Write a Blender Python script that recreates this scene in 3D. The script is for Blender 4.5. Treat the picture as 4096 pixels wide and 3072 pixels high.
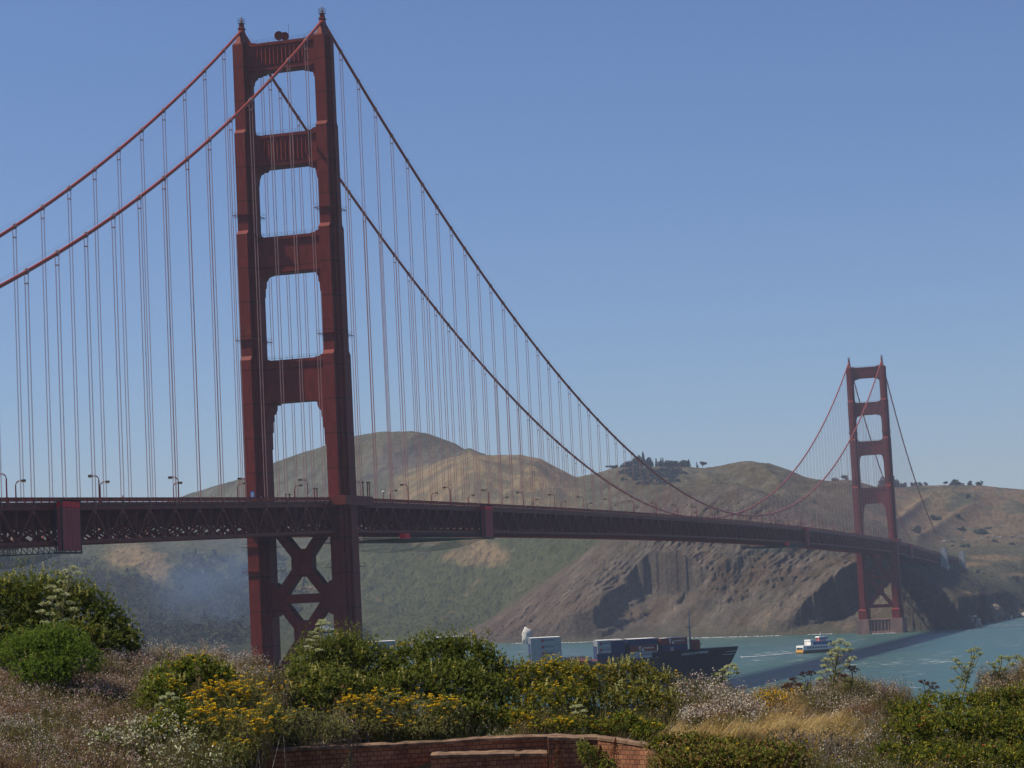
import bpy, bmesh, math, random
import numpy as np
from math import sin, cos, tan, radians, degrees, pi, sqrt, atan2, hypot
from mathutils import Vector, Matrix

for _o in list(bpy.data.objects):
    bpy.data.objects.remove(_o)
SC = bpy.context.scene
COL = SC.collection
random.seed(7)

# ------------------------------------------------------------------ camera
# world frame: x east, y north along the bridge axis, z above the water, metres; south tower at the origin
CAM = np.array([270.69, -678.32, 43.17])
FPX, YAW, PITCH, ROLL = 9381.7, 0.287774, 0.0913517, -0.0493732
_F = np.array([-sin(YAW) * cos(PITCH), cos(YAW) * cos(PITCH), sin(PITCH)])
_R0 = np.array([cos(YAW), sin(YAW), 0.0])
_U0 = np.cross(_R0, _F)
_R = cos(ROLL) * _R0 + sin(ROLL) * _U0
_U = -sin(ROLL) * _R0 + cos(ROLL) * _U0
cd = bpy.data.cameras.new('camera')
cam = bpy.data.objects.new('camera', cd)
COL.objects.link(cam)
cd.sensor_width = 36.0
cd.lens = FPX / 4096 * 36.0
cd.clip_start = 0.5
cd.clip_end = 30000
cam.matrix_world = Matrix(((_R[0], _U[0], -_F[0], CAM[0]), (_R[1], _U[1], -_F[1], CAM[1]),
                           (_R[2], _U[2], -_F[2], CAM[2]), (0, 0, 0, 1)))
SC.camera = cam
PS = 4096 / 2212.0


def ray(u, v):
    """direction through a point of the photograph (2212-wide pixels), used to measure where real things stand"""
    return _F + _R * (u * PS - 2048) / FPX - _U * (v * PS - 1536) / FPX


def at(u, v, d):
    """point at distance d along the line of sight"""
    return CAM + ray(u, v) * d


def on(u, v, axis, val):
    r = ray(u, v)
    return CAM + r * (val - CAM[axis]) / r[axis]


def uv_of(P):
    P = np.asarray(P, float)
    d = P - CAM
    w = d @ _F
    return (2048 + FPX * (d @ _R) / w) / PS, (1536 - FPX * (d @ _U) / w) / PS


# ------------------------------------------------------------------ sky, sun, exposure
SUN_TO = Vector((-0.75, -0.17, 1.0)).normalized()
SUN_EL = math.asin(SUN_TO.z)
SUN_AZ = atan2(SUN_TO.x, SUN_TO.y)
W = bpy.data.worlds.new('World')
SC.world = W
W.use_nodes = True
nt = W.node_tree
nt.nodes.clear()
sky = nt.nodes.new('ShaderNodeTexSky')
sky.sky_type = 'NISHITA'
sky.sun_disc = False
sky.sun_elevation = SUN_EL
sky.sun_rotation = SUN_AZ
sky.altitude = 0
sky.air_density = 1.0
sky.dust_density = 0.3
sky.ozone_density = 4.5
bg = nt.nodes.new('ShaderNodeBackground')
bg.inputs['Strength'].default_value = 0.073
wo = nt.nodes.new('ShaderNodeOutputWorld')
tint = nt.nodes.new('ShaderNodeVectorMath')
tint.operation = 'MULTIPLY'
tint.inputs[1].default_value = (0.92, 0.96, 1.16)
nt.links.new(sky.outputs[0], tint.inputs[0])
nt.links.new(tint.outputs[0], bg.inputs[0])
nt.links.new(bg.outputs[0], wo.inputs[0])
sl = bpy.data.lights.new('sun', 'SUN')
sl.energy = 5.0
sl.angle = radians(0.7)
sl.color = (1.0, 0.89, 0.72)
sun = bpy.data.objects.new('sun', sl)
COL.objects.link(sun)
sun.rotation_euler = SUN_TO.to_track_quat('Z', 'Y').to_euler()
sun.location = (-600, 0, 900)
SC.view_settings.view_transform = 'Standard'
SC.view_settings.look = 'None'
SC.view_settings.exposure = 0.2
SC.view_settings.gamma = 1.0
SC.view_settings.use_curve_mapping = False
SC.render.engine = 'CYCLES'
SC.cycles.max_bounces = 6
SC.cycles.diffuse_bounces = 2
SC.cycles.glossy_bounces = 2
SC.cycles.transmission_bounces = 2
SC.cycles.transparent_max_bounces = 12
SC.cycles.volume_bounces = 0
SC.cycles.caustics_reflective = False
SC.cycles.caustics_refractive = False


# ------------------------------------------------------------------ object helpers
def tag(o, label=None, cat=None, group=None, kind=None):
    if label:
        o['label'] = label
    if cat:
        o['category'] = cat
    if group:
        o['group'] = group
    if kind:
        o['kind'] = kind
    return o


def empty(name, loc=(0, 0, 0), parent=None, rz=0.0):
    o = bpy.data.objects.new(name, None)
    o.empty_display_size = 0.5
    COL.objects.link(o)
    o.location = loc
    o.rotation_euler = (0, 0, rz)
    if parent:
        o.parent = parent
    return o


def mesh_np(name, verts, faces, col=None, smooth=False):
    """faces: (n,k) int array of equal size polygons, or a list of lists"""
    me = bpy.data.meshes.new(name)
    verts = np.asarray(verts, np.float32).reshape(-1, 3)
    if isinstance(faces, np.ndarray):
        n, k = faces.shape
        me.vertices.add(len(verts))
        me.vertices.foreach_set('co', verts.ravel())
        me.loops.add(n * k)
        me.loops.foreach_set('vertex_index', faces.astype(np.int32).ravel())
        me.polygons.add(n)
        me.polygons.foreach_set('loop_start', np.arange(0, n * k, k, dtype=np.int32))
        me.update(calc_edges=True)
    else:
        me.from_pydata(verts.tolist(), [], [list(f) for f in faces])
    if smooth:
        me.polygons.foreach_set('use_smooth', np.ones(len(me.polygons), bool))
    if col is not None:
        col = np.asarray(col, np.float32)
        if col.shape[1] == 3:
            col = np.concatenate([col, np.ones((len(col), 1), np.float32)], 1)
        a = me.color_attributes.new('Col', 'FLOAT_COLOR', 'POINT')
        a.data.foreach_set('color', col.ravel())
    me.update()
    return me


def link(name, me, mat=None, parent=None, loc=None):
    o = bpy.data.objects.new(name, me)
    COL.objects.link(o)
    if mat and not me.materials:
        me.materials.append(mat)
    if parent:
        o.parent = parent
    if loc is not None:
        o.location = loc
    return o


def dup(root, loc=None, rz=None, label=None, group=None, parent=None):
    r = root.copy()
    COL.objects.link(r)
    if parent:
        r.parent = parent
    if loc is not None:
        r.location = loc
    if rz is not None:
        r.rotation_euler = (0, 0, rz)
    if label:
        r['label'] = label
    if group:
        r['group'] = group
    for ch in list(root.children):
        c = ch.copy()
        COL.objects.link(c)
        c.parent = r
        for g in list(ch.children):
            e = g.copy()
            COL.objects.link(e)
            e.parent = c
    return r


class MB:
    def __init__(s):
        s.v = []
        s.f = []

    def add(s, vs, fs):
        n = len(s.v)
        s.v += [tuple(map(float, p)) for p in vs]
        s.f += [[i + n for i in f] for f in fs]
        return s

    def box(s, x0, x1, y0, y1, z0, z1):
        return s.add([(x0, y0, z0), (x1, y0, z0), (x1, y1, z0), (x0, y1, z0), (x0, y0, z1), (x1, y0, z1), (x1, y1, z1), (x0, y1, z1)],
                     [(0, 3, 2, 1), (4, 5, 6, 7), (0, 1, 5, 4), (1, 2, 6, 5), (2, 3, 7, 6), (3, 0, 4, 7)])

    def beam(s, p, q, w, h, up=(0, 0, 1)):
        p, q, up = Vector(p), Vector(q), Vector(up)
        d = (q - p).normalized()
        sd = d.cross(up)
        if sd.length < 1e-4:
            sd = d.cross(Vector((1, 0, 0)))
        sd.normalize()
        u = sd.cross(d).normalized()
        a, b = sd * (w / 2), u * (h / 2)
        vs = [p - a - b, p + a - b, p + a + b, p - a + b, q - a - b, q + a - b, q + a + b, q - a + b]
        return s.add(vs, [(0, 1, 2, 3), (7, 6, 5, 4), (0, 4, 5, 1), (1, 5, 6, 2), (2, 6, 7, 3), (3, 7, 4, 0)])

    def tube(s, pts, r, n=8, cap=True):
        pts = [Vector(p) for p in pts]
        rs = r if isinstance(r, (list, tuple)) else [r] * len(pts)
        rings = []
        m = len(s.v)
        for i, p in enumerate(pts):
            d = (pts[min(i + 1, len(pts) - 1)] - pts[max(i - 1, 0)]).normalized()
            ref = Vector((0, 0, 1)) if abs(d.z) < 0.9 else Vector((1, 0, 0))
            a = d.cross(ref).normalized()
            b = d.cross(a)
            for k in range(n):
                t = 2 * pi * k / n
                s.v.append(tuple(p + (a * cos(t) + b * sin(t)) * rs[i]))
        for i in range(len(pts) - 1):
            for k in range(n):
                s.f.append([m + i * n + k, m + i * n + (k + 1) % n, m + (i + 1) * n + (k + 1) % n, m + (i + 1) * n + k])
        if cap:
            s.f.append([m + k for k in range(n)][::-1])
            s.f.append([m + (len(pts) - 1) * n + k for k in range(n)])
        return s

    def loft(s, rings, cap=True):
        """rings: list of equally long closed point lists"""
        m, n = len(s.v), len(rings[0])
        for r in rings:
            s.v += [tuple(map(float, p)) for p in r]
        for i in range(len(rings) - 1):
            for k in range(n):
                s.f.append([m + i * n + k, m + i * n + (k + 1) % n, m + (i + 1) * n + (k + 1) % n, m + (i + 1) * n + k])
        if cap:
            s.f.append([m + k for k in range(n)][::-1])
            s.f.append([m + (len(rings) - 1) * n + k for k in range(n)])
        return s

    def prism(s, poly, y0, y1, axis='y'):
        """poly in (x,z) pushed along y, or (y,z) along x, or (x,y) along z"""
        def pt(a, b, t):
            return {'y': (a, t, b), 'x': (t, a, b), 'z': (a, b, t)}[axis]
        return s.loft([[pt(a, b, y0) for a, b in poly], [pt(a, b, y1) for a, b in poly]])

    def lathe(s, prof, c=(0, 0, 0), n=12):
        return s.loft([[(c[0] + r * cos(2 * pi * k / n), c[1] + r * sin(2 * pi * k / n), c[2] + z) for k in range(n)] for r, z in prof])

    def build(s, name, mat, parent=None, smooth=False, loc=None):
        if not s.v:
            return None
        me = bpy.data.meshes.new(name)
        me.from_pydata(s.v, [], s.f)
        bm = bmesh.new()
        bm.from_mesh(me)
        bmesh.ops.recalc_face_normals(bm, faces=bm.faces)
        bm.to_mesh(me)
        bm.free()
        if smooth:
            me.polygons.foreach_set('use_smooth', np.ones(len(me.polygons), bool))
        return link(name, me, mat, parent, loc)


# ------------------------------------------------------------------ materials
def _nodes(name):
    m = bpy.data.materials.new(name)
    m.use_nodes = True
    t = m.node_tree
    return m, t, t.nodes['Principled BSDF']


def mat_plain(name, rgb, rough=0.6, var=0.12, scale=0.6, metal=0.0, spec=0.3, bump=0.0, detail=5.0, streak=None, alpha=1.0):
    """paint, concrete, metal ...: a colour with procedural wear and stains"""
    m, t, p = _nodes(name)
    tc = t.nodes.new('ShaderNodeTexCoord')
    mp = t.nodes.new('ShaderNodeMapping')
    t.links.new(tc.outputs['Object'], mp.inputs[0])
    if streak:
        mp.inputs['Scale'].default_value = streak
    nz = t.nodes.new('ShaderNodeTexNoise')
    nz.inputs['Scale'].default_value = scale
    nz.inputs['Detail'].default_value = detail
    nz.inputs['Roughness'].default_value = 0.65
    t.links.new(mp.outputs[0], nz.inputs['Vector'])
    cr = t.nodes.new('ShaderNodeValToRGB')
    cr.color_ramp.elements[0].position = 0.3
    cr.color_ramp.elements[1].position = 0.7
    a = [max(0, c * (1 - var * 1.6)) for c in rgb]
    b = [min(1, c * (1 + var)) for c in rgb]
    cr.color_ramp.elements[0].color = (*a, 1)
    cr.color_ramp.elements[1].color = (*b, 1)
    t.links.new(nz.outputs[0], cr.inputs[0])
    t.links.new(cr.outputs[0], p.inputs['Base Color'])
    p.inputs['Roughness'].default_value = rough
    p.inputs['Metallic'].default_value = metal
    p.inputs['Specular IOR Level'].default_value = spec
    p.inputs['Alpha'].default_value = alpha
    if bump:
        bn = t.nodes.new('ShaderNodeBump')
        bn.inputs['Strength'].default_value = bump
        t.links.new(nz.outputs[0], bn.inputs['Height'])
        t.links.new(bn.outputs[0], p.inputs['Normal'])
    return m


def mat_tower(name, rgb):
    """red lead paint over riveted plates: seams every few metres, rain streaks"""
    m, t, p = _nodes(name)
    tc = t.nodes.new('ShaderNodeTexCoord')
    sx = t.nodes.new('ShaderNodeSeparateXYZ')
    t.links.new(tc.outputs['Object'], sx.inputs[0])
    wv = t.nodes.new('ShaderNodeMath'); wv.operation = 'MULTIPLY'; wv.inputs[1].default_value = 1 / 10.7
    t.links.new(sx.outputs['Z'], wv.inputs[0])
    fr = t.nodes.new('ShaderNodeMath'); fr.operation = 'FRACT'
    t.links.new(wv.outputs[0], fr.inputs[0])
    gt = t.nodes.new('ShaderNodeMath'); gt.operation = 'GREATER_THAN'; gt.inputs[1].default_value = 0.045
    t.links.new(fr.outputs[0], gt.inputs[0])
    mp = t.nodes.new('ShaderNodeMapping')
    mp.inputs['Scale'].default_value = (0.5, 0.5, 0.16)
    t.links.new(tc.outputs['Object'], mp.inputs[0])
    nz = t.nodes.new('ShaderNodeTexNoise')
    nz.inputs['Scale'].default_value = 0.8
    nz.inputs['Detail'].default_value = 6
    t.links.new(mp.outputs[0], nz.inputs['Vector'])
    cr = t.nodes.new('ShaderNodeValToRGB')
    cr.color_ramp.elements[0].position = 0.3
    cr.color_ramp.elements[1].position = 0.72
    cr.color_ramp.elements[0].color = (rgb[0] * 0.84, rgb[1] * 0.84, rgb[2] * 0.88, 1)
    cr.color_ramp.elements[1].color = (rgb[0] * 1.12, rgb[1] * 1.1, rgb[2] * 1.1, 1)
    t.links.new(nz.outputs[0], cr.inputs[0])
    mx = t.nodes.new('ShaderNodeMixRGB')
    mx.blend_type = 'MULTIPLY'
    mx.inputs['Fac'].default_value = 1.0
    t.links.new(cr.outputs[0], mx.inputs['Color1'])
    mr = t.nodes.new('ShaderNodeMapRange')
    mr.inputs['To Min'].default_value = 0.62
    mr.inputs['To Max'].default_value = 1.0
    t.links.new(gt.outputs[0], mr.inputs['Value'])
    t.links.new(mr.outputs[0], mx.inputs['Color2'])
    ad = t.nodes.new('ShaderNodeMath'); ad.operation = 'ADD'
    t.links.new(sx.outputs['X'], ad.inputs[0])
    t.links.new(sx.outputs['Y'], ad.inputs[1])
    cb = t.nodes.new('ShaderNodeCombineXYZ')
    t.links.new(ad.outputs[0], cb.inputs[0])
    t.links.new(sx.outputs['Z'], cb.inputs[1])
    bk = t.nodes.new('ShaderNodeTexBrick')
    bk.offset = 0.0
    bk.inputs['Scale'].default_value = 1.0
    bk.inputs['Brick Width'].default_value = 1.07
    bk.inputs['Row Height'].default_value = 3.5667
    bk.inputs['Mortar Size'].default_value = 0.035
    bk.inputs['Color1'].default_value = (1.10, 1.10, 1.10, 1)
    bk.inputs['Color2'].default_value = (0.84, 0.84, 0.86, 1)
    bk.inputs['Mortar'].default_value = (0.74, 0.74, 0.76, 1)
    t.links.new(cb.outputs[0], bk.inputs['Vector'])
    m3 = t.nodes.new('ShaderNodeMixRGB')
    m3.blend_type = 'MULTIPLY'
    m3.inputs['Fac'].default_value = 1.0
    t.links.new(mx.outputs[0], m3.inputs['Color1'])
    t.links.new(bk.outputs['Color'], m3.inputs['Color2'])
    t.links.new(m3.outputs[0], p.inputs['Base Color'])
    p.inputs['Roughness'].default_value = 0.6
    p.inputs['Specular IOR Level'].default_value = 0.15
    return m


def mat_col(name, rough=0.8, trans=0.0, spec=0.2, vscale=3.0, vamt=0.25, bump=0.0, bscale=1.0, bdist=0.3):
    """colour attribute (the species / ground cover) times a fine noise"""
    m, t, p = _nodes(name)
    at_ = t.nodes.new('ShaderNodeAttribute')
    at_.attribute_name = 'Col'
    tc = t.nodes.new('ShaderNodeTexCoord')
    nz = t.nodes.new('ShaderNodeTexNoise')
    nz.inputs['Scale'].default_value = vscale
    nz.inputs['Detail'].default_value = 6
    nz.inputs['Roughness'].default_value = 0.7
    t.links.new(tc.outputs['Object'], nz.inputs['Vector'])
    mr = t.nodes.new('ShaderNodeMapRange')
    mr.inputs['From Min'].default_value = 0.25
    mr.inputs['From Max'].default_value = 0.75
    mr.inputs['To Min'].default_value = 1 - vamt
    mr.inputs['To Max'].default_value = 1 + vamt
    t.links.new(nz.outputs[0], mr.inputs['Value'])
    mx = t.nodes.new('ShaderNodeVectorMath')
    mx.operation = 'SCALE'
    t.links.new(at_.outputs['Color'], mx.inputs[0])
    t.links.new(mr.outputs[0], mx.inputs['Scale'])
    t.links.new(mx.outputs[0], p.inputs['Base Color'])
    p.inputs['Roughness'].default_value = rough
    p.inputs['Specular IOR Level'].default_value = spec
    if bump:
        n2 = t.nodes.new('ShaderNodeTexNoise')
        n2.inputs['Scale'].default_value = bscale
        n2.inputs['Detail'].default_value = 7
        n2.inputs['Roughness'].default_value = 0.7
        t.links.new(tc.outputs['Object'], n2.inputs['Vector'])
        bn = t.nodes.new('ShaderNodeBump')
        bn.inputs['Strength'].default_value = bump
        bn.inputs['Distance'].default_value = bdist
        t.links.new(n2.outputs[0], bn.inputs['Height'])
        t.links.new(bn.outputs[0], p.inputs['Normal'])
    if trans:
        tr = t.nodes.new('ShaderNodeBsdfTranslucent')
        t.links.new(mx.outputs[0], tr.inputs['Color'])
        ms = t.nodes.new('ShaderNodeMixShader')
        ms.inputs[0].default_value = trans
        out = t.nodes['Material Output']
        t.links.new(p.outputs[0], ms.inputs[1])
        t.links.new(tr.outputs[0], ms.inputs[2])
        t.links.new(ms.outputs[0], out.inputs['Surface'])
    return m


ORANGE = (0.175, 0.021, 0.013)
M_tower = mat_tower('red_tower_paint', ORANGE)
M_red = mat_plain('red_bridge_paint', ORANGE, 0.55, 0.22, 0.5)
M_truss = mat_plain('red_truss_paint', (0.18, 0.023, 0.013), 0.65, 0.25, 0.5)
M_cable = mat_plain('red_cable_paint', (0.34, 0.050, 0.024), 0.5, 0.12, 0.4)
M_rope = mat_plain('suspender_rope_paint', (0.34, 0.19, 0.18), 0.5, 0.15, 0.2)
M_dark = mat_plain('dark_metal', (0.05, 0.035, 0.035), 0.6, 0.2, 1.0)
M_road = mat_plain('asphalt', (0.06, 0.06, 0.06), 0.9, 0.15, 0.3)
M_walk = mat_plain('sidewalk_concrete', (0.38, 0.36, 0.33), 0.9, 0.15, 0.5)
M_conc = mat_plain('stained_concrete', (0.30, 0.25, 0.21), 0.9, 0.3, 0.25, bump=0.15, streak=(1, 1, 0.35))
M_pierred = mat_plain('rust_washed_concrete', (0.30, 0.17, 0.13), 0.9, 0.3, 0.2, streak=(1, 1, 0.3))
M_white = mat_plain('white_paint', (0.72, 0.72, 0.70), 0.5, 0.08, 0.8)
M_glass = mat_plain('dark_glass', (0.03, 0.04, 0.05), 0.15, 0.1, 1.0, spec=0.6)
M_amber = mat_plain('lamp_lens', (0.55, 0.36, 0.12), 0.4, 0.1, 3.0)
# ------------------------------------------------------------------ the suspension bridge
CX, SPAN, SIDE = 13.72, 1280.2, 343.0
YA, YB = -381.0, SPAN + SIDE + 185


def zr(y):
    """height of the top of the deck railing"""
    if y < 0:
        return 77.0 + 0.0275 * y
    if y > SPAN:
        return 77.0 - 0.0275 * (y - SPAN)
    return 77.0 + 4.2 * (1 - ((y - SPAN / 2) / (SPAN / 2)) ** 2)


def zc(y):
    """height of the main cable"""
    if y < 0 or y > SPAN:
        t = -y if y < 0 else y - SPAN
        return 227.0 - 0.652 * t + 0.000652 * t * t
    return 84.2 + 142.8 * ((y - SPAN / 2) / (SPAN / 2)) ** 2


bridge = tag(empty('suspension_bridge', (0, 0, 0)), 'long red suspension bridge with two tall portal towers crossing the strait', 'bridge')


def plan(cx, cy, xs, as_):
    (x1, x2, x3), (a0, a1, a2) = xs, as_
    q = [(x3, a2), (x2, a2), (x2, a1), (x1, a1), (x1, a0)]
    pts = q + [(-x, y) for x, y in q[::-1]] + [(-x, -y) for x, y in q] + [(x, -y) for x, y in q[::-1]]
    return [(cx + x, cy + y) for x, y in pts]


SECT = [(20.5, 121.0, (1.8, 2.65, 3.55), (7.4, 5.1, 2.9)),
        (121.0, 160.7, (1.75, 2.55, 3.3), (6.4, 4.3, 2.3)),
        (160.7, 193.0, (1.75, 2.5, 3.1), (5.2, 3.2, 1.6)),
        (193.0, 221.6, (1.75, 2.4, 2.9), (4.0, 2.4, 1.3))]
HAUNCH = {1: [(4.8, 0), (4.6, -.4), (3.2, -.5), (3.0, -.8), (1.6, -.9), (1.4, -1.5), (.9, -1.6), (.35, -2.4), (.3, -3.3)],
          2: [(3.9, 0), (3.8, -.6), (2.1, -.7), (2.0, -1.1), (1.3, -1.2), (.7, -2.6), (.5, -4.3), (.35, -5.0)],
          3: [(4.3, 0), (2.6, -.3), (2.0, -.8), (1.3, -2.0), (1.2, -3.8), (.9, -3.9), (.75, -6.6), (.3, -7.3)],
          4: [(4.4, 0), (4.3, -.45), (3.0, -.5), (2.9, -1.8), (2.3, -3.2), (1.8, -3.3), (1.75, -5.4), (1.4, -5.5), (1.35, -8.8), (1.0, -8.9), (.95, -14), (.3, -14.8)]}
STRUT = {1: (221.6, 212.4, 2.2, 2.9), 2: (192.0, 181.6, 2.5, 2.9), 3: (159.6, 148.0, 2.7, 3.1), 4: (120.7, 107.5, 3.0, 3.3)}


def build_tower(y0, sea):
    T = empty('tower', (0, y0, 0), bridge)
    tag(T, label='near south tower with a pair of round dish antennas on its top strut' if sea else 'far north tower standing at the foot of the cliff')
    for sx in (-1, 1):
        cx = sx * CX
        rings = []
        for i, (z0, z1, xs, as_) in enumerate(SECT):
            pl = plan(cx, 0, xs, as_)
            za = z0 if i == 0 else z0 + 1.3
            rings.append([(x, y, za) for x, y in pl])
            rings.append([(x, y, z1) for x, y in pl])
        m = MB().loft(rings)
        m.build('leg', M_tower, T)
        p = MB()
        xs, as_ = SECT[0][2], SECT[0][3]
        big = plan(cx, 0, [x + 0.95 for x in xs], [a + 1.5 for a in as_])
        p.loft([[(x, y, 12.1) for x, y in big], [(x, y, 19.3) for x, y in big], [(x, y, 20.6) for x, y in plan(cx, 0, [x + .05 for x in xs], [a + .05 for a in as_])]])
        p.build('pedestal', M_tower, T)
        s = MB()
        prof = [(221.6, 1.72, 3.9), (222.2, 1.70, 3.7), (222.5, 1.0, 3.5), (224.0, .85, 2.4), (225.6, .75, 1.5), (226.9, .7, 1.0), (227.4, .65, .75)]
        s.loft([[(cx - a, -b, z), (cx + a, -b, z), (cx + a, b, z), (cx - a, b, z)] for z, a, b in prof])
        s.box(cx - 1.0, cx + 1.0, -1.2, 1.2, 227.35, 227.6)
        s.loft([[(cx - a, -a, z), (cx + a, -a, z), (cx + a, a, z), (cx - a, a, z)] for z, a in ((227.6, .75), (229.1, .55))])
        s.build('saddle_housing', M_tower, T)
        c = MB()
        c.box(cx - .9, cx + .9, -.9, .9, 229.1, 229.22)
        for dx, dy in ((-1, -1), (1, -1), (1, 1), (-1, 1), (0, -1), (0, 1), (-1, 0), (1, 0)):
            c.beam((cx + dx * .85, dy * .85, 229.2), (cx + dx * .85, dy * .85, 230.7), .06, .06)
        for z in (230.0, 230.75):
            for a, b in (((-1, -1), (1, -1)), ((1, -1), (1, 1)), ((1, 1), (-1, 1)), ((-1, 1), (-1, -1))):
                c.beam((cx + a[0] * .85, a[1] * .85, z), (cx + b[0] * .85, b[1] * .85, z), .05, .05)
        cage = c.build('beacon_cage', M_dark, T)
        b = MB().lathe([(.32, 229.25), (.32, 230.3), (.2, 230.5), (.22, 230.9), (.12, 231.4), (.02, 231.5)], (cx, 0, 0), 10)
        b.build('beacon', mat_beacon, T)
        # service platforms hung round the leg
        for zp, xs, as_ in ((167.0, SECT[2][2], SECT[2][3]), (127.5, SECT[1][2], SECT[1][3])) + (((63.0, SECT[0][2], SECT[0][3]), (55.5, SECT[0][2], SECT[0][3])) if sea else ()):
            g = MB()
            X, Y = xs[2] + .15, as_[0] + .45
            for x0, x1, a0, a1 in ((-X, X, -Y, -as_[0] + .1), (-X, X, as_[0] - .1, Y), (-X, -xs[2] + .1, -as_[0], as_[0]), (xs[2] - .1, X, -as_[0], as_[0])):
                g.box(cx + x0, cx + x1, a0, a1, zp, zp + .1)
            cor = [(-X, -Y), (X, -Y), (X, Y), (-X, Y)]
            for k in range(4):
                (xa, ya), (xb, yb) = cor[k], cor[(k + 1) % 4]
                for zz in (1.1,):
                    g.beam((cx + xa, ya, zp + zz), (cx + xb, yb, zp + zz), .03, .03)
                nn = 4 if k % 2 == 0 else 7
                for j in range(nn):
                    t = j / nn
                    x, y = cx + xa + (xb - xa) * t, ya + (yb - ya) * t
                    g.beam((x, y, zp), (x, y, zp + 1.0), .03, .03)
                    g.beam((x, y, zp), (cx + (x - cx) * .8, y * .93, zp - .9), .07, .07)
            g.build('service_platform', M_tower, T)
    for k, (zt, zb, dep, lx) in STRUT.items():
        xi = CX - lx + .35
        h = HAUNCH[k]
        left = [(-xi + dx, zb + dz) for dx, dz in h]
        right = [(-x, z) for x, z in left[::-1]]
        up = .85
        poly = [(-xi - .4, left[-1][1] - .3)] + left[::-1] + right[::-1] + [(xi + .4, left[-1][1] - .3), (xi + .4, zt + up), (xi - 1.0, zt + up), (xi - 1.8, zt + .3), (xi - 2.6, zt + .25), (xi - 3.2, zt),
                (-xi + 3.2, zt), (-xi + 2.6, zt + .25), (-xi + 1.8, zt + .3), (-xi + 1.0, zt + up), (-xi - .4, zt + up)]
        m = MB()
        n = len(poly)
        m.loft([[(x, -dep, z) for x, z in poly], [(x, dep, z) for x, z in poly]])
        # sills above and below the panel
        xw = xi - .3
        for sg in (-1, 1):
            y1, y2 = sg * (dep - .02), sg * (dep + .42)
            m.box(-xw, xw, min(y1, y2), max(y1, y2), zt - 1.0, zt - .42)
            if k < 4:
                m.box(-xw, xw, min(y1, y2), max(y1, y2), zb + .25, zb + .85)
        f = m
        if k <= 2:
            nr = 12
            for i in range(nr):
                x = -7.6 + 15.2 * i / (nr - 1)
                z0, z1 = zb + 2.0, zt - 1.7
                if i in (0, nr - 1):
                    z0 = zb + 3.4
                for sg in (-1, 1):
                    f.prism([(x - .46, sg * (dep - .02)), (x, sg * (dep + .32)), (x + .08, sg * (dep - .02))], z0, z1, 'z')
        else:
            for x in (-3.4, 3.4):
                f.box(x - .09, x + .09, -dep - .07, dep + .07, zb + .9, zt - 1.02)
        m.build('strut', M_tower, T)
        r = MB()
        for sg in (-1, 1):
            y = sg * (dep - .25)
            for zz in (.6, 1.15):
                r.beam((-xi + 3, y, zt + zz), (xi - 3, y, zt + zz), .04, .04)
                r.beam((-xi + .2, y, zt + zz + up), (-xi + 3, y, zt + zz), .04, .04)
                r.beam((xi - .2, y, zt + zz + up), (xi - 3, y, zt + zz), .04, .04)
            for i in range(9):
                x = -xi + 3 + (2 * xi - 6) * i / 8
                r.beam((x, y, zt - .05), (x, y, zt + 1.15), .05, .05)
        r.build('handrail', M_dark, T)
    # crossed bracing under the deck
    for zc0 in (57.5, 35.5):
        m = MB()
        for sx in (-1, 1):
            m.beam((-sx * 10.9, 0, zc0 - 14.1), (sx * 10.9, 0, zc0 + 14.1), 4.2 if sx < 0 else 4.14, 2.9, (0.0, 0, 1))
        g = 3.3
        m.prism([(-g, zc0 - 1.7), (-1.1, zc0 - 4.3), (1.1, zc0 - 4.3), (g, zc0 - 1.7), (g, zc0 + 1.7), (1.1, zc0 + 4.3), (-1.1, zc0 + 4.3), (-g, zc0 + 1.7)], -2.16, 2.16)
        m.build('cross_brace', M_tower, T)
    for zs in (46.5, 22.6):
        m = MB()
        m.box(-10.4, 10.4, -2.0, 2.0, zs - 1.4, zs + 1.4)
        for sx in (-1, 1):
            if zs > 40:
                m.prism([(sx * 10.7, zs - 5.2), (sx * 9.2, zs - 5.2), (sx * 6.3, zs - 2.4), (sx * 6.3, zs + 2.4), (sx * 9.2, zs + 5.2), (sx * 10.7, zs + 5.2)], -2.2, 2.2)
        m.build('lower_strut', M_tower, T)
    # concrete pier
    m = MB()
    for sx in (-1, 1):
        m.box(sx * CX - 5.2, sx * CX + 5.2, -14, 14, -6, 12.1)
    m.box(-8.5, 8.5, -11.5, 11.5, -6, 12.0)
    m.box(-8.6, 8.6, -13.6, 13.6, -6, 2.5)
    m.box(-8.6, 8.6, -13.7, 13.7, 11.3, 12.05)
    for i in range(6):
        x = -7.1 + 14.2 * i / 5
        for sg in (-1, 1):
            m.prism([(x - .75, sg * 11.4), (x - .3, sg * 13.4), (x + .3, sg * 13.4), (x + .75, sg * 11.4)], 2.4, 11.4, 'z')
    m.build('pier', M_pierred, T)
    if sea:
        f = MB()
        N = 40
        for r0, r1, z0, z1 in ((1.0, 1.0, -6, 4.6), (1.0, .93, 4.6, 4.9)):
            f.loft([[(47 * r0 * cos(2 * pi * i / N), 27 * r0 * sin(2 * pi * i / N), z0) for i in range(N)], [(47 * r1 * cos(2 * pi * i / N), 27 * r1 * sin(2 * pi * i / N), z1) for i in range(N)]])
        f.build('fender', M_conc, T)
    return T


mat_beacon = mat_plain('beacon_housing', (0.30, 0.16, 0.12), 0.4, 0.1, 2)
T_south = build_tower(0.0, True)
T_north = build_tower(SPAN, False)

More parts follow.
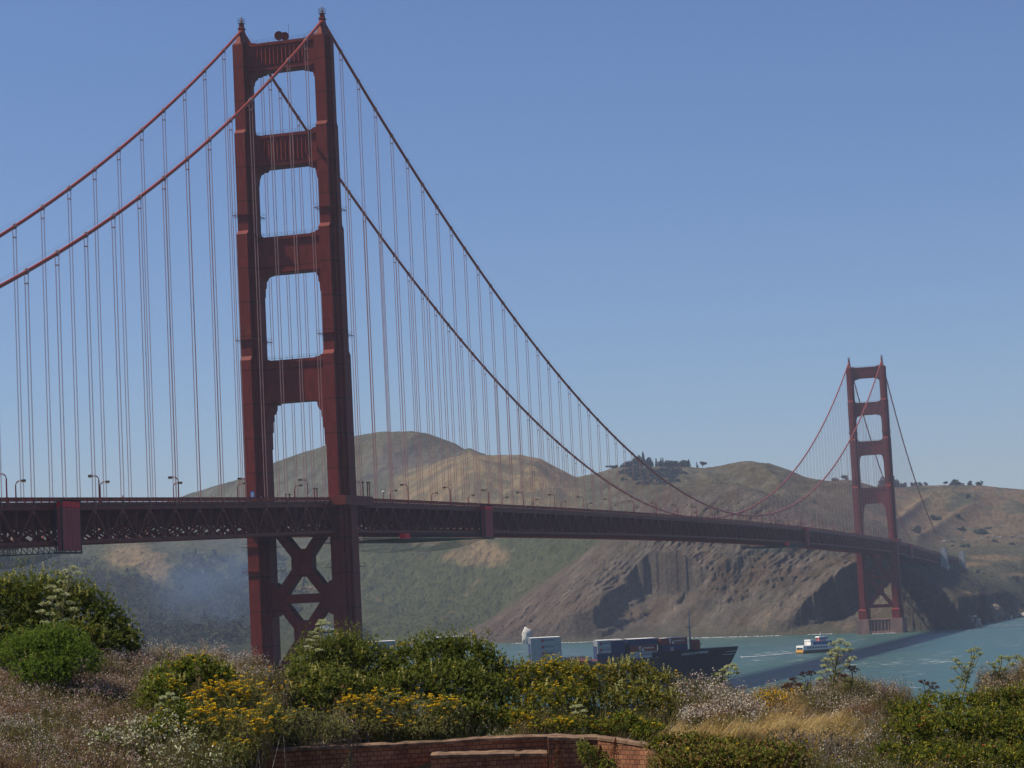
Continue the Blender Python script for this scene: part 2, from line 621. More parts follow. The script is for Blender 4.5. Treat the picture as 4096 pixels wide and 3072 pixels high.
# main cables
for sx in (-1, 1):
    m = MB()
    for a, b, n in ((-SIDE - 10, 0, 46), (0, SPAN, 168), (SPAN, SPAN + SIDE, 46)):
        pts = [(sx * CX, a + (b - a) * i / n, zc(a + (b - a) * i / n)) for i in range(n + 1)]
        m.tube(pts, .47, 10)
    cb = m.build('main_cable', M_cable, bridge, smooth=True)
    h = MB()
    for dx in (-.55, .55):
        for a, b, n in ((-SIDE, -4, 30), (4, SPAN - 4, 84), (SPAN + 4, SPAN + SIDE, 30)):
            h.tube([(sx * CX + dx, a + (b - a) * i / n, zc(a + (b - a) * i / n) + 1.35) for i in range(n + 1)], .022, 3, False)
    h.build('hand_rope', M_dark, cb)

# suspenders, every 15.24 m; each hangs from its own cable band
PITCH_S = 15.24
ys = [-(i + 1) * PITCH_S for i in range(21)] + [(i + 1) * PITCH_S for i in range(83)] + [SPAN + (i + 1) * PITCH_S for i in range(18)]


def suspender_into(m, sx, y):
    z1, z0 = zc(y), zr(y) - 2.2
    x = sx * CX
    dzt = (zc(y + .5) - zc(y - .5))
    d = Vector((0, 1, dzt)).normalized() * .55
    c = Vector((x, y, z1))
    if z1 - z0 > .5:
        for dx in (-.4, .4):
            for dy in (-.16, .16):
                ztop = z1 - .2
                if ztop - z0 > 4:
                    m.tube([(x + dx * 1.35, y + dy, ztop), (x + dx, y + dy, ztop - 2.4), (x + dx, y + dy, z0)], .053, 4, False)
                else:
                    m.tube([(x + dx, y + dy, ztop), (x + dx, y + dy, z0)], .053, 4, False)
        if z1 - z0 > 8:
            m.box(x - .5, x + .5, y - .24, y + .24, z1 - 2.85, z1 - 2.6)
    m.tube([c - d, c - d * .8, c + d * .8, c + d], [.5, .64, .64, .5], 10)
    m.beam(c - d * .75 + Vector((0, 0, .7)), c + d * .75 + Vector((0, 0, .7)), .3, .25)
    return m


vis = []
for sx in (-1, 1):
    for y in ys:
        u, v = uv_of((sx * CX, y, (zc(y) + zr(y)) / 2))
        dist = np.linalg.norm(np.array((sx * CX, y, 100)) - CAM)
        vis.append(((zc(y) - zr(y)) / dist if -5 < u < 2217 else -1, sx, y))
vis.sort(reverse=True)
for _, sx, y in vis[:100]:
    suspender_into(MB(), sx, y).build('suspender', M_rope, bridge)
m = MB()
for _, sx, y in vis[100:]:
    suspender_into(m, sx, y)
tag(m.build('suspender', M_rope, bridge), kind='stuff')

# deck: slab, stiffening trusses, floor beams, railings
PN = 7.62
n0, n1 = int(round(YA / PN)), int(round(YB / PN))
road, walks = MB(), {-1: MB(), 1: MB()}
seg = [(i * PN * 2, min((i + 1) * PN * 2, YB)) for i in range(n0 // 2, n1 // 2)]
for a, b in seg:
    za, zb = zr(a), zr(b)
    road.loft([[(-9.6, a, za - 1.9), (9.6, a, za - 1.9), (9.6, a, za - 1.35), (-9.6, a, za - 1.35)], [(-9.6, b, zb - 1.9), (9.6, b, zb - 1.9), (9.6, b, zb - 1.35), (-9.6, b, zb - 1.35)]])
    for sx in (-1, 1):
        x0, x1 = sorted((sx * 9.62, sx * 13.82))
        walks[sx].loft([[(x0, a, za - 1.62), (x1, a, za - 1.62), (x1, a, za - 1.2), (x0, a, za - 1.2)], [(x0, b, zb - 1.62), (x1, b, zb - 1.62), (x1, b, zb - 1.2), (x0, b, zb - 1.2)]])
road.build('roadway', M_road, bridge)
for walk in walks.values():
    walk.build('sidewalk', M_walk, bridge)
for sx in (-1, 1):
    m = MB()
    x = sx * 13.45
    for a, b in seg:
        m.beam((x, a, zr(a) - 2.45), (x, b, zr(b) - 2.45), .8, 1.0)
        m.beam((x, a, zr(a) - 10.5), (x, b, zr(b) - 10.5), .8, .85)
        m.beam((x + sx * .47, a, zr(a) - 1.47), (x + sx * .47, b, zr(b) - 1.47), .14, .66)
    for i in range(n0, n1):
        a, b = i * PN, (i + 1) * PN
        if i % 2 == 0:
            m.beam((x, a, zr(a) - 2.5), (x, b, zr(b) - 10.4), .42, .42)
            m.box(x - .3, x + .3, a - .75, a + .75, zr(a) - 3.9, zr(a) - 2.9)
        else:
            m.beam((x, a, zr(a) - 10.4), (x, b, zr(b) - 2.5), .42, .42)
            m.box(x - .3, x + .3, a - .75, a + .75, zr(a) - 10.2, zr(a) - 9.1)
        m.beam((x, a, zr(a) - 2.6), (x, a, zr(a) - 10.4), .3, .3)
    m.build('stiffening_truss', M_truss, bridge)
    r = MB()
    x = sx * 13.75
    for a, b in seg:
        za, zb = zr(a), zr(b)
        r.beam((x, a, za - .07), (x, b, zb - .07), .2, .14)
        r.beam((x, a, za - .95), (x, b, zb - .95), .14, .12)
        L = b - a
        if b < 420 and a > -260:
            for k in range(34):
                y = a + L * (k + .5) / 34
                z = zr(y)
                r.box(x - .05, x + .05, y - .15, y + .15, z - .94, z - .12)
        else:
            for k in range(5):
                y = a + L * (k + .5) / 5
                r.box(x - .05, x + .05, y - L / 10 * .72, y + L / 10 * .72, zr(y) - .94, zr(y) - .12)
        for k in range(4):
            y = a + L * k / 4
            r.box(x - .12, x + .12, y - .12, y + .12, zr(y) - 1.2, zr(y) + .02)
    r.build('railing', M_truss, bridge)
m = MB()
for i in range(n0, n1):
    a, b = i * PN, (i + 1) * PN
    z = zr(a)
    m.box(-13.05, 13.05, a - .2, a + .2, z - 6.7, z - 1.92)
    m.beam((-13.1, a, z - 10.6), (13.1, a, z - 10.6), .45, .6)
    zb = zr(b)
    for p, q in (((-13, 0), (0, 1)), ((0, 1), (13, 0))):
        m.beam((p[0], a if p[1] == 0 else b, (z if p[1] == 0 else zb) - 10.6), (q[0], a if q[1] == 0 else b, (z if q[1] == 0 else zb) - 10.6), .4, .4)
    for s_ in (-1, 1):
        m.beam((s_ * 13, a, z - 10.4), (s_ * 6.5, a, z - 6.6), .45, .45)
        m.beam((s_ * 6.5, a, z - 6.6), (0, a, z - 10.4), .45, .45)
        m.beam((s_ * 6.5, a, z - 6.6), (s_ * 6.5, a, z - 10.4), .35, .35)
for x in (-6.5, -2.2, 2.2, 6.5):
    for a, b in seg:
        m.beam((x, a, zr(a) - 2.25), (x, b, zr(b) - 2.25), .3, .68)
m.build('floor_beams', M_truss, bridge)
# walkway that carries the sidewalk round the outside of each tower leg
for T in (T_south, T_north):
    for sx in (-1, 1):
        m = MB()
        X0, X1 = 14.1, 19.2
        for y0, y1, xa, xb in ((-10.2, 10.2, 17.6, X1), (-12.0, -7.6, X0, X1 - .02), (7.6, 12.0, X0, X1 - .02)):
            x0, x1 = sorted((sx * xa, sx * xb))
            m.box(x0, x1, y0, y1, 75.3 if y0 > -11 or True else 0, 75.8)
        x0, x1 = sorted((sx * (X1 - .03), sx * (X1 + .1)))
        m.box(x0, x1, -12.0, 12.0, 74.2, 77.1)
        for yy in (-12.1, 12.0):
            x0, x1 = sorted((sx * X0, sx * (X1 + .1)))
            m.box(x0, x1, yy, yy + .1, 74.2, 77.1)
        for yy in (-9, -5.5, 5.5, 9):
            m.beam((sx * 14.4, yy, 70.0), (sx * 18.9, yy, 75.2), .35, .35)
        m.build('sidewalk_bay', M_truss, T)
# ------------------------------------------------------------------ noise for terrain and plants
_rng = np.random.RandomState(3)
_PERM = np.concatenate([_rng.permutation(512)] * 2)
_GR = np.stack([np.cos(np.linspace(0, 2 * pi, 512, endpoint=False)), np.sin(np.linspace(0, 2 * pi, 512, endpoint=False))], 1)


def pn(x, y):
    xi, yi = np.floor(x).astype(int), np.floor(y).astype(int)
    xf, yf = x - xi, y - yi
    u, v = xf ** 3 * (xf * (xf * 6 - 15) + 10), yf ** 3 * (yf * (yf * 6 - 15) + 10)

    def g(ix, iy, dx, dy):
        h = _PERM[(_PERM[ix & 511] + iy) & 511]
        return _GR[h, 0] * dx + _GR[h, 1] * dy
    a = g(xi, yi, xf, yf)
    b = g(xi + 1, yi, xf - 1, yf)
    c = g(xi, yi + 1, xf, yf - 1)
    d = g(xi + 1, yi + 1, xf - 1, yf - 1)
    return (a + (b - a) * u) + ((c + (d - c) * u) - (a + (b - a) * u)) * v


def fbm(x, y, o=4, gain=.5, ridge=False):
    s, a, f = 0, 1.0, 1.0
    for i in range(o):
        n = pn(x * f + 17.3 * i, y * f - 9.1 * i)
        s = s + a * ((.5 - np.abs(n)) * 2 - .6 if ridge else n)
        a *= gain
        f *= 2.03
    return s


def sstep(a, b, x):
    t = np.clip((x - a) / (b - a), 0, 1)
    return t * t * (3 - 2 * t)


# ------------------------------------------------------------------ water of the strait
def mat_water():
    m, t, p = _nodes('sea_water')
    tc = t.nodes.new('ShaderNodeTexCoord')
    mp = t.nodes.new('ShaderNodeMapping')
    mp.inputs['Rotation'].default_value = (0, 0, radians(-25))
    mp.inputs['Scale'].default_value = (1.0, 0.33, 1)
    t.links.new(tc.outputs['Object'], mp.inputs[0])

    def noise(sc, det, src=mp):
        n = t.nodes.new('ShaderNodeTexNoise')
        n.inputs['Scale'].default_value = sc
        n.inputs['Detail'].default_value = det
        n.inputs['Roughness'].default_value = 0.62
        t.links.new(src.outputs[0], n.inputs['Vector'])
        return n
    big = noise(0.006, 3)
    cr = t.nodes.new('ShaderNodeValToRGB')
    cr.color_ramp.elements[0].position = 0.35
    cr.color_ramp.elements[1].position = 0.68
    cr.color_ramp.elements[0].color = (0.035, 0.088, 0.088, 1)
    cr.color_ramp.elements[1].color = (0.048, 0.100, 0.078, 1)
    t.links.new(big.outputs[0], cr.inputs[0])
    # whitecaps: thin short streaks where a stretched noise peaks
    mp2 = t.nodes.new('ShaderNodeMapping')
    mp2.inputs['Rotation'].default_value = (0, 0, radians(-14))
    mp2.inputs['Scale'].default_value = (0.32, 0.7, 1)
    t.links.new(tc.outputs['Object'], mp2.inputs[0])
    wc = noise(0.22, 4, mp2)
    gate = noise(0.012, 2)
    ad = t.nodes.new('ShaderNodeMath'); ad.operation = 'MULTIPLY_ADD'
    ad.inputs[1].default_value = 0.35
    t.links.new(gate.outputs[0], ad.inputs[0])
    t.links.new(wc.outputs[0], ad.inputs[2])
    mr = t.nodes.new('ShaderNodeMapRange')
    mr.inputs['From Min'].default_value = 0.815
    mr.inputs['From Max'].default_value = 0.88
    t.links.new(ad.outputs[0], mr.inputs['Value'])
    mx = t.nodes.new('ShaderNodeMixRGB')
    mx.inputs['Color2'].default_value = (0.55, 0.58, 0.58, 1)
    t.links.new(mr.outputs[0], mx.inputs['Fac'])
    t.links.new(cr.outputs[0], mx.inputs['Color1'])
    t.links.new(mx.outputs[0], p.inputs['Base Color'])
    p.inputs['Roughness'].default_value = 0.32
    p.inputs['IOR'].default_value = 1.33
    p.inputs['Specular IOR Level'].default_value = 0.28
    b1 = noise(0.09, 8)
    bn = t.nodes.new('ShaderNodeBump')
    bn.inputs['Strength'].default_value = 0.9
    bn.inputs['Distance'].default_value = 2.2
    t.links.new(b1.outputs[0], bn.inputs['Height'])
    t.links.new(bn.outputs[0], p.inputs['Normal'])
    return m


M_water = mat_water()
wm = MB()
wm.v = [(-2600, -640, 0), (2600, -640, 0), (2600, 3300, 0), (-2600, 3300, 0)]
wm.f = [[0, 1, 2, 3]]
water = wm.build('water', M_water)
tag(water, 'green blue choppy sea water with small whitecaps under the bridge', 'water', kind='structure')

# ------------------------------------------------------------------ the headlands beyond the strait
# each line: (u, v in the photograph, y = its real distance north), near to far; z follows from the camera
LINES = {
    'W': [(-160, 1452, None), (300, 1448, None), (600, 1440, None), (720, 1420, None), (800, 1397, None), (1000, 1391, None), (1106, 1390, None), (1240, 1388, None), (1350, 1384, None), (1486, 1378.6, None),
          (1659, 1374, None), (1779, 1370, None), (1840, 1368, None), (1954, 1363.5, None), (2009, 1361.5, None), (2071, 1358.5, None), (2124, 1357, None), (2128, 1345, None), (2160, 1340, None), (2212, 1328, None), (2380, 1322, None)],
    'D': [(-160, 1330, 1800), (300, 1330, 1800), (600, 1335, 1800), (780, 1345, 1760), (900, 1352, 1740), (970, 1366, 1680), (1010, 1366, 1650), (1050, 1345, 1650), (1100, 1311, 1660), (1150, 1276, 1670), (1200, 1241, 1680), (1250, 1205, 1690), (1300, 1167, 1680),
          (1350, 1122, 1670), (1410, 1075, 1660), (1440, 1058, 1655), (1470, 1052, 1650), (1530, 1049, 1640), (1590, 1048, 1630), (1640, 1062, 1620), (1700, 1090, 1605), (1760, 1118, 1590), (1800, 1137, 1575), (1850, 1160, 1560),
          (1900, 1182, 1560), (1960, 1200, 1560), (2030, 1214, 1580), (2080, 1232, 1600), (2110, 1256, 1640), (2150, 1296, 1760), (2185, 1320, 1830), (2212, 1320, 1900), (2380, 1312, 2010)],
    'V': [(-160, 1300, 1960), (600, 1300, 1960), (800, 1320, 1920), (900, 1330, 1900), (1000, 1345, 1860), (1050, 1335, 1840), (1100, 1325, 1830), (1200, 1270, 1820), (1300, 1200, 1820), (1410, 1110, 1820), (1500, 1080, 1830), (1600, 1078, 1830), (1700, 1110, 1810),
          (1800, 1150, 1780), (1900, 1195, 1740), (2000, 1225, 1740), (2080, 1240, 1770), (2130, 1262, 1840), (2185, 1290, 1900), (2212, 1290, 1980), (2380, 1286, 2090)],
    'R': [(-160, 1190, 2200), (600, 1200, 2200), (800, 1195, 2180), (1000, 1180, 2150), (1200, 1130, 2150), (1300, 1105, 2150), (1400, 1085, 2150), (1500, 1072, 2200), (1600, 1068, 2200), (1700, 1082, 2130), (1800, 1105, 2080), (1860, 1125, 2080), (1930, 1150, 2120), (2000, 1178, 2150),
          (2050, 1187, 2180), (2100, 1183, 2200), (2212, 1178, 2240), (2380, 1172, 2260)],
    'B': [(-160, 1150, 2500), (300, 1145, 2500), (600, 1125, 2450), (760, 1105, 2400), (855, 1078, 2380), (910, 1042, 2380), (959, 1011, 2380), (1001, 994, 2380), (1040, 987, 2380), (1080, 984.5, 2390), (1125, 983, 2400), (1167, 992, 2420), (1209, 1012, 2440), (1245, 1031, 2460), (1290, 1022, 2480),
          (1330, 1012, 2500), (1400, 1010, 2500), (1450, 1012, 2500), (1520, 1014, 2500), (1560, 1008, 2500), (1600, 998, 2500), (1625, 996.5, 2500), (1660, 1003, 2480), (1700, 1018, 2460), (1740, 1033, 2440), (1790, 1038, 2420), (1830, 1037, 2400), (1850, 1040, 2430), (1900, 1056, 2480),
          (1950, 1053, 2520), (2000, 1050, 2540), (2040, 1049, 2550), (2060, 1049, 2550), (2120, 1049, 2570), (2160, 1054, 2570), (2212, 1058, 2570), (2380, 1075, 2570)],
    'A': [(-160, 1160, 3100), (200, 1118, 3100), (330, 1094, 3100), (390, 1075, 3100), (460, 1054, 3100), (530, 1035, 3100), (600, 1000, 3100), (660, 976, 3100), (700, 962, 3100), (770, 943, 3100), (830, 936.5, 3100), (880, 935, 3100), (920, 941, 3100), (985, 962, 3100), (1015, 982, 3100),
          (1080, 1005, 3080), (1150, 1030, 3060), (1250, 1062, 3040), (1400, 1060, 3040), (1600, 1050, 3040), (1800, 1075, 3040), (2000, 1080, 3040), (2380, 1100, 3040)],
}


def line_pts(pts):
    out = []
    for u, v, y in pts:
        r = ray(u, v)
        t = -CAM[2] / r[2] if y is None else (y - CAM[1]) / r[1]
        P = CAM + r * t
        out.append((r[0] / r[1], P[1], P[2]))
    return np.array(out)


NC = 1250
s_lo, s_hi = line_pts(LINES['A'])[0, 0], line_pts(LINES['A'])[-1, 0]
S_ = np.linspace(s_lo, s_hi, NC)


def smooth1(a, k):
    ker = np.hanning(k + 2)[1:-1]
    ker /= ker.sum()
    p = np.pad(a, (k // 2, k // 2), mode='edge')
    return np.convolve(p, ker, 'valid')[:len(a)]


LY, LZ = {}, {}
for k, pts in LINES.items():
    q = line_pts(pts)
    q = q[np.argsort(q[:, 0], kind='stable')]
    LY[k] = smooth1(np.interp(S_, q[:, 0], q[:, 1]), 9 if k in 'WBAD' else 41)
    LZ[k] = smooth1(np.interp(S_, q[:, 0], q[:, 2]), 9 if k in 'WBAD' else 41)
# the V, R lines lie in the lee of the line before them: never in front of it
for a, b in (('W', 'D'), ('D', 'V'), ('V', 'R'), ('R', 'B'), ('B', 'A')):
    LY[b] = np.maximum(LY[b], LY[a] + 40)
u_of_s = np.interp(S_, line_pts(LINES['W'])[:, 0], [p[0] for p in LINES['W']])
# buttresses of the sea cliff: how far the cliff face steps out (-) or back (+), along the coast
bu = np.array([-200, 900, 1000, 1150, 1285, 1300, 1350, 1395, 1500, 1600, 1700, 1712, 1760, 1815, 1850, 1900, 1960, 2060, 2400])
bs = np.array([0, 0, 0, -12, -50, -28, 50, 88, 50, 0, -44, -26, 46, 82, 56, 25, 20, 0, 0])
shift = smooth1(np.interp(u_of_s, bu, bs), 9)
cliff_w = sstep(960, 1060, u_of_s)
DY = LY['D'] - LY['W']
M1y, M2y = LY['W'] + DY * .22, LY['W'] + DY * .58
f1 = .22 + .13 * cliff_w
f2 = .58 + .12 * cliff_w
M1z, M2z = LZ['D'] * f1, LZ['D'] * f2
KY = np.stack([LY['W'] - 260, LY['W'] - 14, LY['W'], M1y, M2y, LY['D'], LY['V'], LY['R'], LY['B'], (LY['B'] + LY['A']) / 2, LY['A'], LY['A'] + 350])
zBA = np.minimum(LZ['B'], LZ['A']) - 35
KZ = np.stack([np.full(NC, -12.), np.full(NC, -3.), np.full(NC, 0.4), M1z, M2z, LZ['D'], LZ['V'], LZ['R'], LZ['B'], np.where(LZ['A'] > LZ['B'] + 15, (LZ['B'] + LZ['A']) / 2 - 12, zBA), LZ['A'], LZ['A'] - 120])
KY = np.maximum.accumulate(KY + np.arange(12)[:, None] * 1e-3, axis=0)
ROWS = [2, 3, 34, 64, 60, 40, 80, 110, 46, 50, 6]
hk = np.maximum(np.diff(KY, axis=0), 1e-2)
dk = np.diff(KZ, axis=0) / hk
sl_ = np.zeros_like(KY)
for i in range(1, 11):
    a, b = dk[i - 1], dk[i]
    w1, w2 = 2 * hk[i] + hk[i - 1], hk[i] + 2 * hk[i - 1]
    with np.errstate(divide='ignore', invalid='ignore'):
        h = (w1 + w2) / (w1 / a + w2 / b)
    sl_[i] = np.where(a * b > 0, h, 0)
sl_[0], sl_[-1] = dk[0], dk[-1]
GX, GY, GZ, GL = [], [], [], []
for i, n in enumerate(ROWS):
    for j in range(n + (1 if i == len(ROWS) - 1 else 0)):
        t = j / n
        h00, h10, h01, h11 = 2 * t ** 3 - 3 * t * t + 1, t ** 3 - 2 * t * t + t, -2 * t ** 3 + 3 * t * t, t ** 3 - t * t
        GY.append(KY[i] + hk[i] * t)
        GZ.append(h00 * KZ[i] + h10 * hk[i] * sl_[i] + h01 * KZ[i + 1] + h11 * hk[i] * sl_[i + 1])
        GL.append(np.full(NC, i + t))
GY, GZ, GL = np.array(GY), np.array(GZ), np.array(GL)
GX = CAM[0] + S_[None, :] * (GY - CAM[1])
UC0 = np.broadcast_to(u_of_s[None, :], GX.shape)
_w = np.where(GL < 3, sstep(2.0, 3.0, GL), 1 - sstep(3.9, 5.0, GL)) * ((GL > 2) & (GL < 5))
_warp = fbm(GZ / 24 + 5, (UC0 - 1.6 * GZ) / 170, 4, .6) * 40 + fbm(GZ / 8, (UC0 - 2.2 * GZ) / 90 + 3, 3, .55) * 12
GY = GY + _w * (1 - sstep(22, 80, GZ)) * np.interp(UC0 + _warp * sstep(1150, 1250, UC0) - 3.1 * (GZ - 6) * sstep(1540, 1640, UC0) - .35 * GZ * (1 - sstep(1480, 1560, UC0)), np.arange(-200, 2500), np.interp(np.arange(-200, 2500), bu, bs))
_gx = CAM[0] + S_[None, :] * (GY - CAM[1])
_cw = sstep(960, 1060, UC0) * _w
GY = GY - _cw * (fbm(_gx / 75 + GZ / 90, GZ / 200 + 2, 3, .5, True) * 9 + fbm((_gx - GZ * 1.1) / 22, (_gx + GZ) / 150, 4, .6, True) * 4.6 + fbm((_gx - GZ * 1.2) / 6.5, (_gx + GZ) / 42, 4, .65, True) * 2.8 + fbm(_gx / 13, GZ / 13 + 7, 4, .6, True) * 4.0 + fbm((_gx - GZ) / 2.6, (_gx + GZ) / 7, 3, .65, True) * 1.0)
GY = np.maximum.accumulate(GY, axis=0)
GX = CAM[0] + S_[None, :] * (GY - CAM[1])
UU, VV = uv_of(np.stack([GX, GY, GZ], -1))
UC = np.broadcast_to(u_of_s[None, :], GX.shape)
# relief: gullies and strata on the cliff, folds and scrub on the hills
land = sstep(2.0, 2.5, GL)
crest = 1 - .8 * np.exp(-((GL - 5) / .18) ** 2) - .8 * np.exp(-((GL - 8) / .22) ** 2) - .8 * np.exp(-((GL - 10) / .3) ** 2)
cliff = (UC0 < 1948) * cliff_w[None, :] * sstep(2.0, 2.35, GL) * (1 - sstep(4.85, 5.2, GL)) * (1 - .55 * sstep(1880, 1960, UC))
gx, gy = GX + GY * .25, GY
rock = fbm(gx / 40 + GZ / 60, GZ / 50 + gy / 300, 4, .55, True) * 1.6 + fbm(gx / 5, GZ / 5 + gy / 6, 3, .6) * .9
far = sstep(7.9, 9, GL)
fold = fbm(GX / 210 + 3, GY / 420, 4, .5, True) * (10 + 10 * far) + fbm(GX / 60, GY / 110, 3, .5) * 4
tip = (1 - sstep(1900, 1980, UC)) + sstep(1900, 1980, UC) * .35 * sstep(2.3, 3.2, GL)
GZ = GZ + crest * land * tip * (cliff * rock + (1 - cliff) * fold * sstep(3.0, 5.5, GL))
for (a, b, hh, ww) in (((2040, 1052), (1925, 1146), 13, 11), ((2172, 1062), (1985, 1172), 16, 13), ((2120, 1052), (2085, 1100), 8, 10), ((1625, 999), (1700, 1075), 12, 16), ((1500, 1014), (1560, 1065), 8, 14), ((1125, 985), (1200, 1060), 12, 16), ((1000, 996), (960, 1070), 9, 14), ((880, 940), (760, 1050), 18, 24), ((985, 965), (1060, 1030), 10, 18)):
    ax_, ay_ = np.array(a), np.array(b)
    dd_ = ay_ - ax_
    tt_ = np.clip(((UU - a[0]) * dd_[0] + (VV - a[1]) * dd_[1]) / (dd_ ** 2).sum(), 0, 1)
    ds_ = np.hypot(UU - a[0] - tt_ * dd_[0], VV - a[1] - tt_ * dd_[1]) + fbm(GX / 60, GY / 90, 2) * 5
    GZ = GZ + hh * np.exp(-np.abs(ds_ / ww) ** 1.4) * .75 * sstep(.12, .5, tt_) * (1 - .4 * tt_) * (GL > 5.2) * (GL < 10)
scrub = np.maximum(fbm(GX / 7, GY / 11, 3, .6), fbm(GX / 17 + 30, GY / 27, 4, .65) * .9)
GZ = GZ + land * (1 - cliff) * sstep(2.6, 4, GL) * np.maximum(scrub - .02, -.03) * 4.6 * (1 - .62 * sstep(6.8, 7.3, GL)) * (.4 + .6 * np.clip(crest, 0, 1)) * tip
GZ = np.where(GL > 2.02, np.maximum(GZ, .5), GZ)
# the steep ridge that carries the far anchorage, its east face falling to the water
_xs = np.interp(GY, [1290, 1327, 1400, 1517, 1618, 1740, 1830], [57, 72, 68, 67, 72, 73.5, 75]) + fbm(GY / 30, GZ * 0 + 4, 3) * 3
_dl = _xs - GX + fbm(GY / 14, GX / 14, 4, .6) * 2.2 + fbm(GY / 45 + 9, GX / 40, 3) * 4
_rz = np.where(_dl < 12, 2.15 * _dl, 25.8 + (_dl - 12) * .62)
_rz = np.minimum(_rz, 61 + fbm(GX / 20, GY / 20, 3) * 3)
_rz = np.minimum(_rz, 1.35 * (GY - 1306) + fbm(GX / 9, GY / 9, 4, .6, True) * 5)
_rm = (UC0 > 1948) & (GY < 1800) & (GL > 1.0)
GZ = np.where(_rm, np.maximum(np.clip(_rz, -4, 64), -4), GZ)
# keep the ground clear of the bridge deck
under = (np.abs(GX) < 40) & (GY > 1282) & (GY < 1640)
GZ = np.where(under, np.minimum(GZ, 77 - .0275 * (GY - SPAN) - 13.5), GZ)


# ground cover: colour of rock, scrub and dry grass where each grows
def blob(u, v, ru, rv, rot=0.0):
    du, dv = UU - u, VV - v
    c, s = cos(rot), sin(rot)
    a, b = (du * c + dv * s) / ru, (-du * s + dv * c) / rv
    return np.exp(-(a * a + b * b) ** 1.5)


C = lambda *a: np.array(a)
n1 = fbm(GX / 90, GY / 140, 4, .55)
n2 = fbm(GX / 26 + 40, GY / 40, 4, .6)
n3 = fbm(GX / 9, GY / 16, 3, .6)
grass = C(.235, .175, .088)
scrubc = C(.086, .094, .034)
olive = C(.120, .112, .060)
rockc = C(.122, .097, .072)
redrock = C(.125, .085, .062)
col = np.zeros(GX.shape + (3,)) + olive
wA = sstep(8.4, 9.2, GL)[..., None]
col = col * (1 - wA) + (C(.125, .118, .062) + (n1 * .05 + n2 * .03)[..., None]) * wA
warm = np.clip(blob(880, 1010, 90, 60) * .9, 0, 1)[..., None] * wA
col = col * (1 - warm) + C(.165, .125, .085) * warm
# tan hill (B) with streaks of scrub
wB = (sstep(7.0, 7.4, GL) * (1 - sstep(8.3, 8.8, GL)) * (1 - sstep(1230, 1300, UC)) * sstep(840, 900, UC))
st = sstep(-.12, .25, fbm(GX / 70 + GY / 60, GY / 34, 4, .6) + .12)
wB3 = (wB * (.35 + .65 * st))[..., None]
col = col * (1 - wB3) + (C(.285, .208, .098) + (n2 * .05)[..., None]) * wB3
# slope below it: dense scrub, patches of dry grass
wG = sstep(5.2, 5.6, GL) * (1 - sstep(6.9, 7.5, GL)) * (1 - sstep(1330, 1420, UC)) + (1 - cliff_w[None, :]) * sstep(2.2, 3, GL) * (1 - sstep(5.2, 6, GL))
wG = np.clip(wG, 0, 1)[..., None]
col = col * (1 - wG) + (scrubc + (n1 * .018)[..., None] + C(.02, .015, .01) * np.clip(n2, 0, 1)[..., None]) * wG
for (u, v, ru, rv, rot, amt) in ((1045, 1195, 65, 28, .25, 1.0), (1000, 1215, 50, 18, .1, .8), (285, 1205, 62, 32, .2, 1.0), (330, 1225, 45, 30, .5, .9), (720, 1290, 20, 8, 0, .7), (905, 1172, 60, 7, 0, .8), (680, 1275, 50, 6, 0, .8)):
    b = np.clip(blob(u, v, ru, rv, rot) * 1.6 + n2 * .5 - .35, 0, 1)[..., None] * amt * (GL > 4.5)[..., None]
    col = col * (1 - b) + C(.27, .195, .095) * b
# cliff rock
ck = cliff[..., None]
rk = rockc + (n2 * .05)[..., None] + C(.007, 0, -.002) * np.clip(fbm(GX / 55, GZ / 40 + GY / 90, 3) * 2.2, -1, 1)[..., None]
rk = rk * (1 - .25 * np.clip(n3, -.5, 1)[..., None])
mossy = np.clip(sstep(3.6, 5.0, GL) * (n1 * 1.6 + .35), 0, 1)[..., None]
rk = rk * (1 - mossy * .6) + C(.085, .078, .044) * mossy * .6
left = ((1 - sstep(1180, 1300, UC)) * sstep(1000, 1040, UC))[..., None]
rk = rk * (1 - left * .5) + redrock * left * .5
col = col * (1 - ck) + rk * ck
# dark cliff by the far tower: rock colour darkened to stand in for shade
shade_rk = (_rm * 1.0 * (1 - .0 * GL))[..., None]
col = col * (1 - shade_rk) + (C(.085, .075, .055) + (n2 * .03)[..., None]) * shade_rk
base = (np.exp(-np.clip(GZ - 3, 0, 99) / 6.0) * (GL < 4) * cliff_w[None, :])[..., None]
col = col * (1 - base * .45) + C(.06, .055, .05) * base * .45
# hills on the right: dry grass, brush in the draws
wE = (sstep(1820, 1900, UC) * sstep(6.9, 7.2, GL) * (1 - sstep(8.6, 9, GL)))[..., None]
draw = sstep(.0, .3, n1 + .5 * n2 - .05)[..., None]
col = col * (1 - wE) + (C(.205, .148, .090) * (1 - draw) + C(.10, .095, .055) * draw + (n2 * .035)[..., None]) * wE
lit = np.clip(blob(1990, 1095, 75, 26, -.45) * 1.2 + n2 * .4 - .2, 0, 1)[..., None] * wE  # paler tan along the spur, sunlight put into the colour
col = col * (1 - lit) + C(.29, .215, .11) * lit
wR = (sstep(1900, 2000, UC) * sstep(5.2, 5.6, GL) * (1 - sstep(6.85, 7.0, GL)))[..., None]
col = col * (1 - wR) + (C(.105, .100, .055) + (n2 * .04)[..., None]) * wR
for (u, v, ru, rv) in ((2150, 1205, 60, 8), (2110, 1222, 40, 5), (2200, 1245, 40, 4), (2090, 1275, 25, 4)):
    b = np.clip(blob(u, v, ru, rv) * 1.3 + n2 * .4 - .2, 0, 1)[..., None]
    col = col * (1 - b) + C(.27, .185, .10) * b
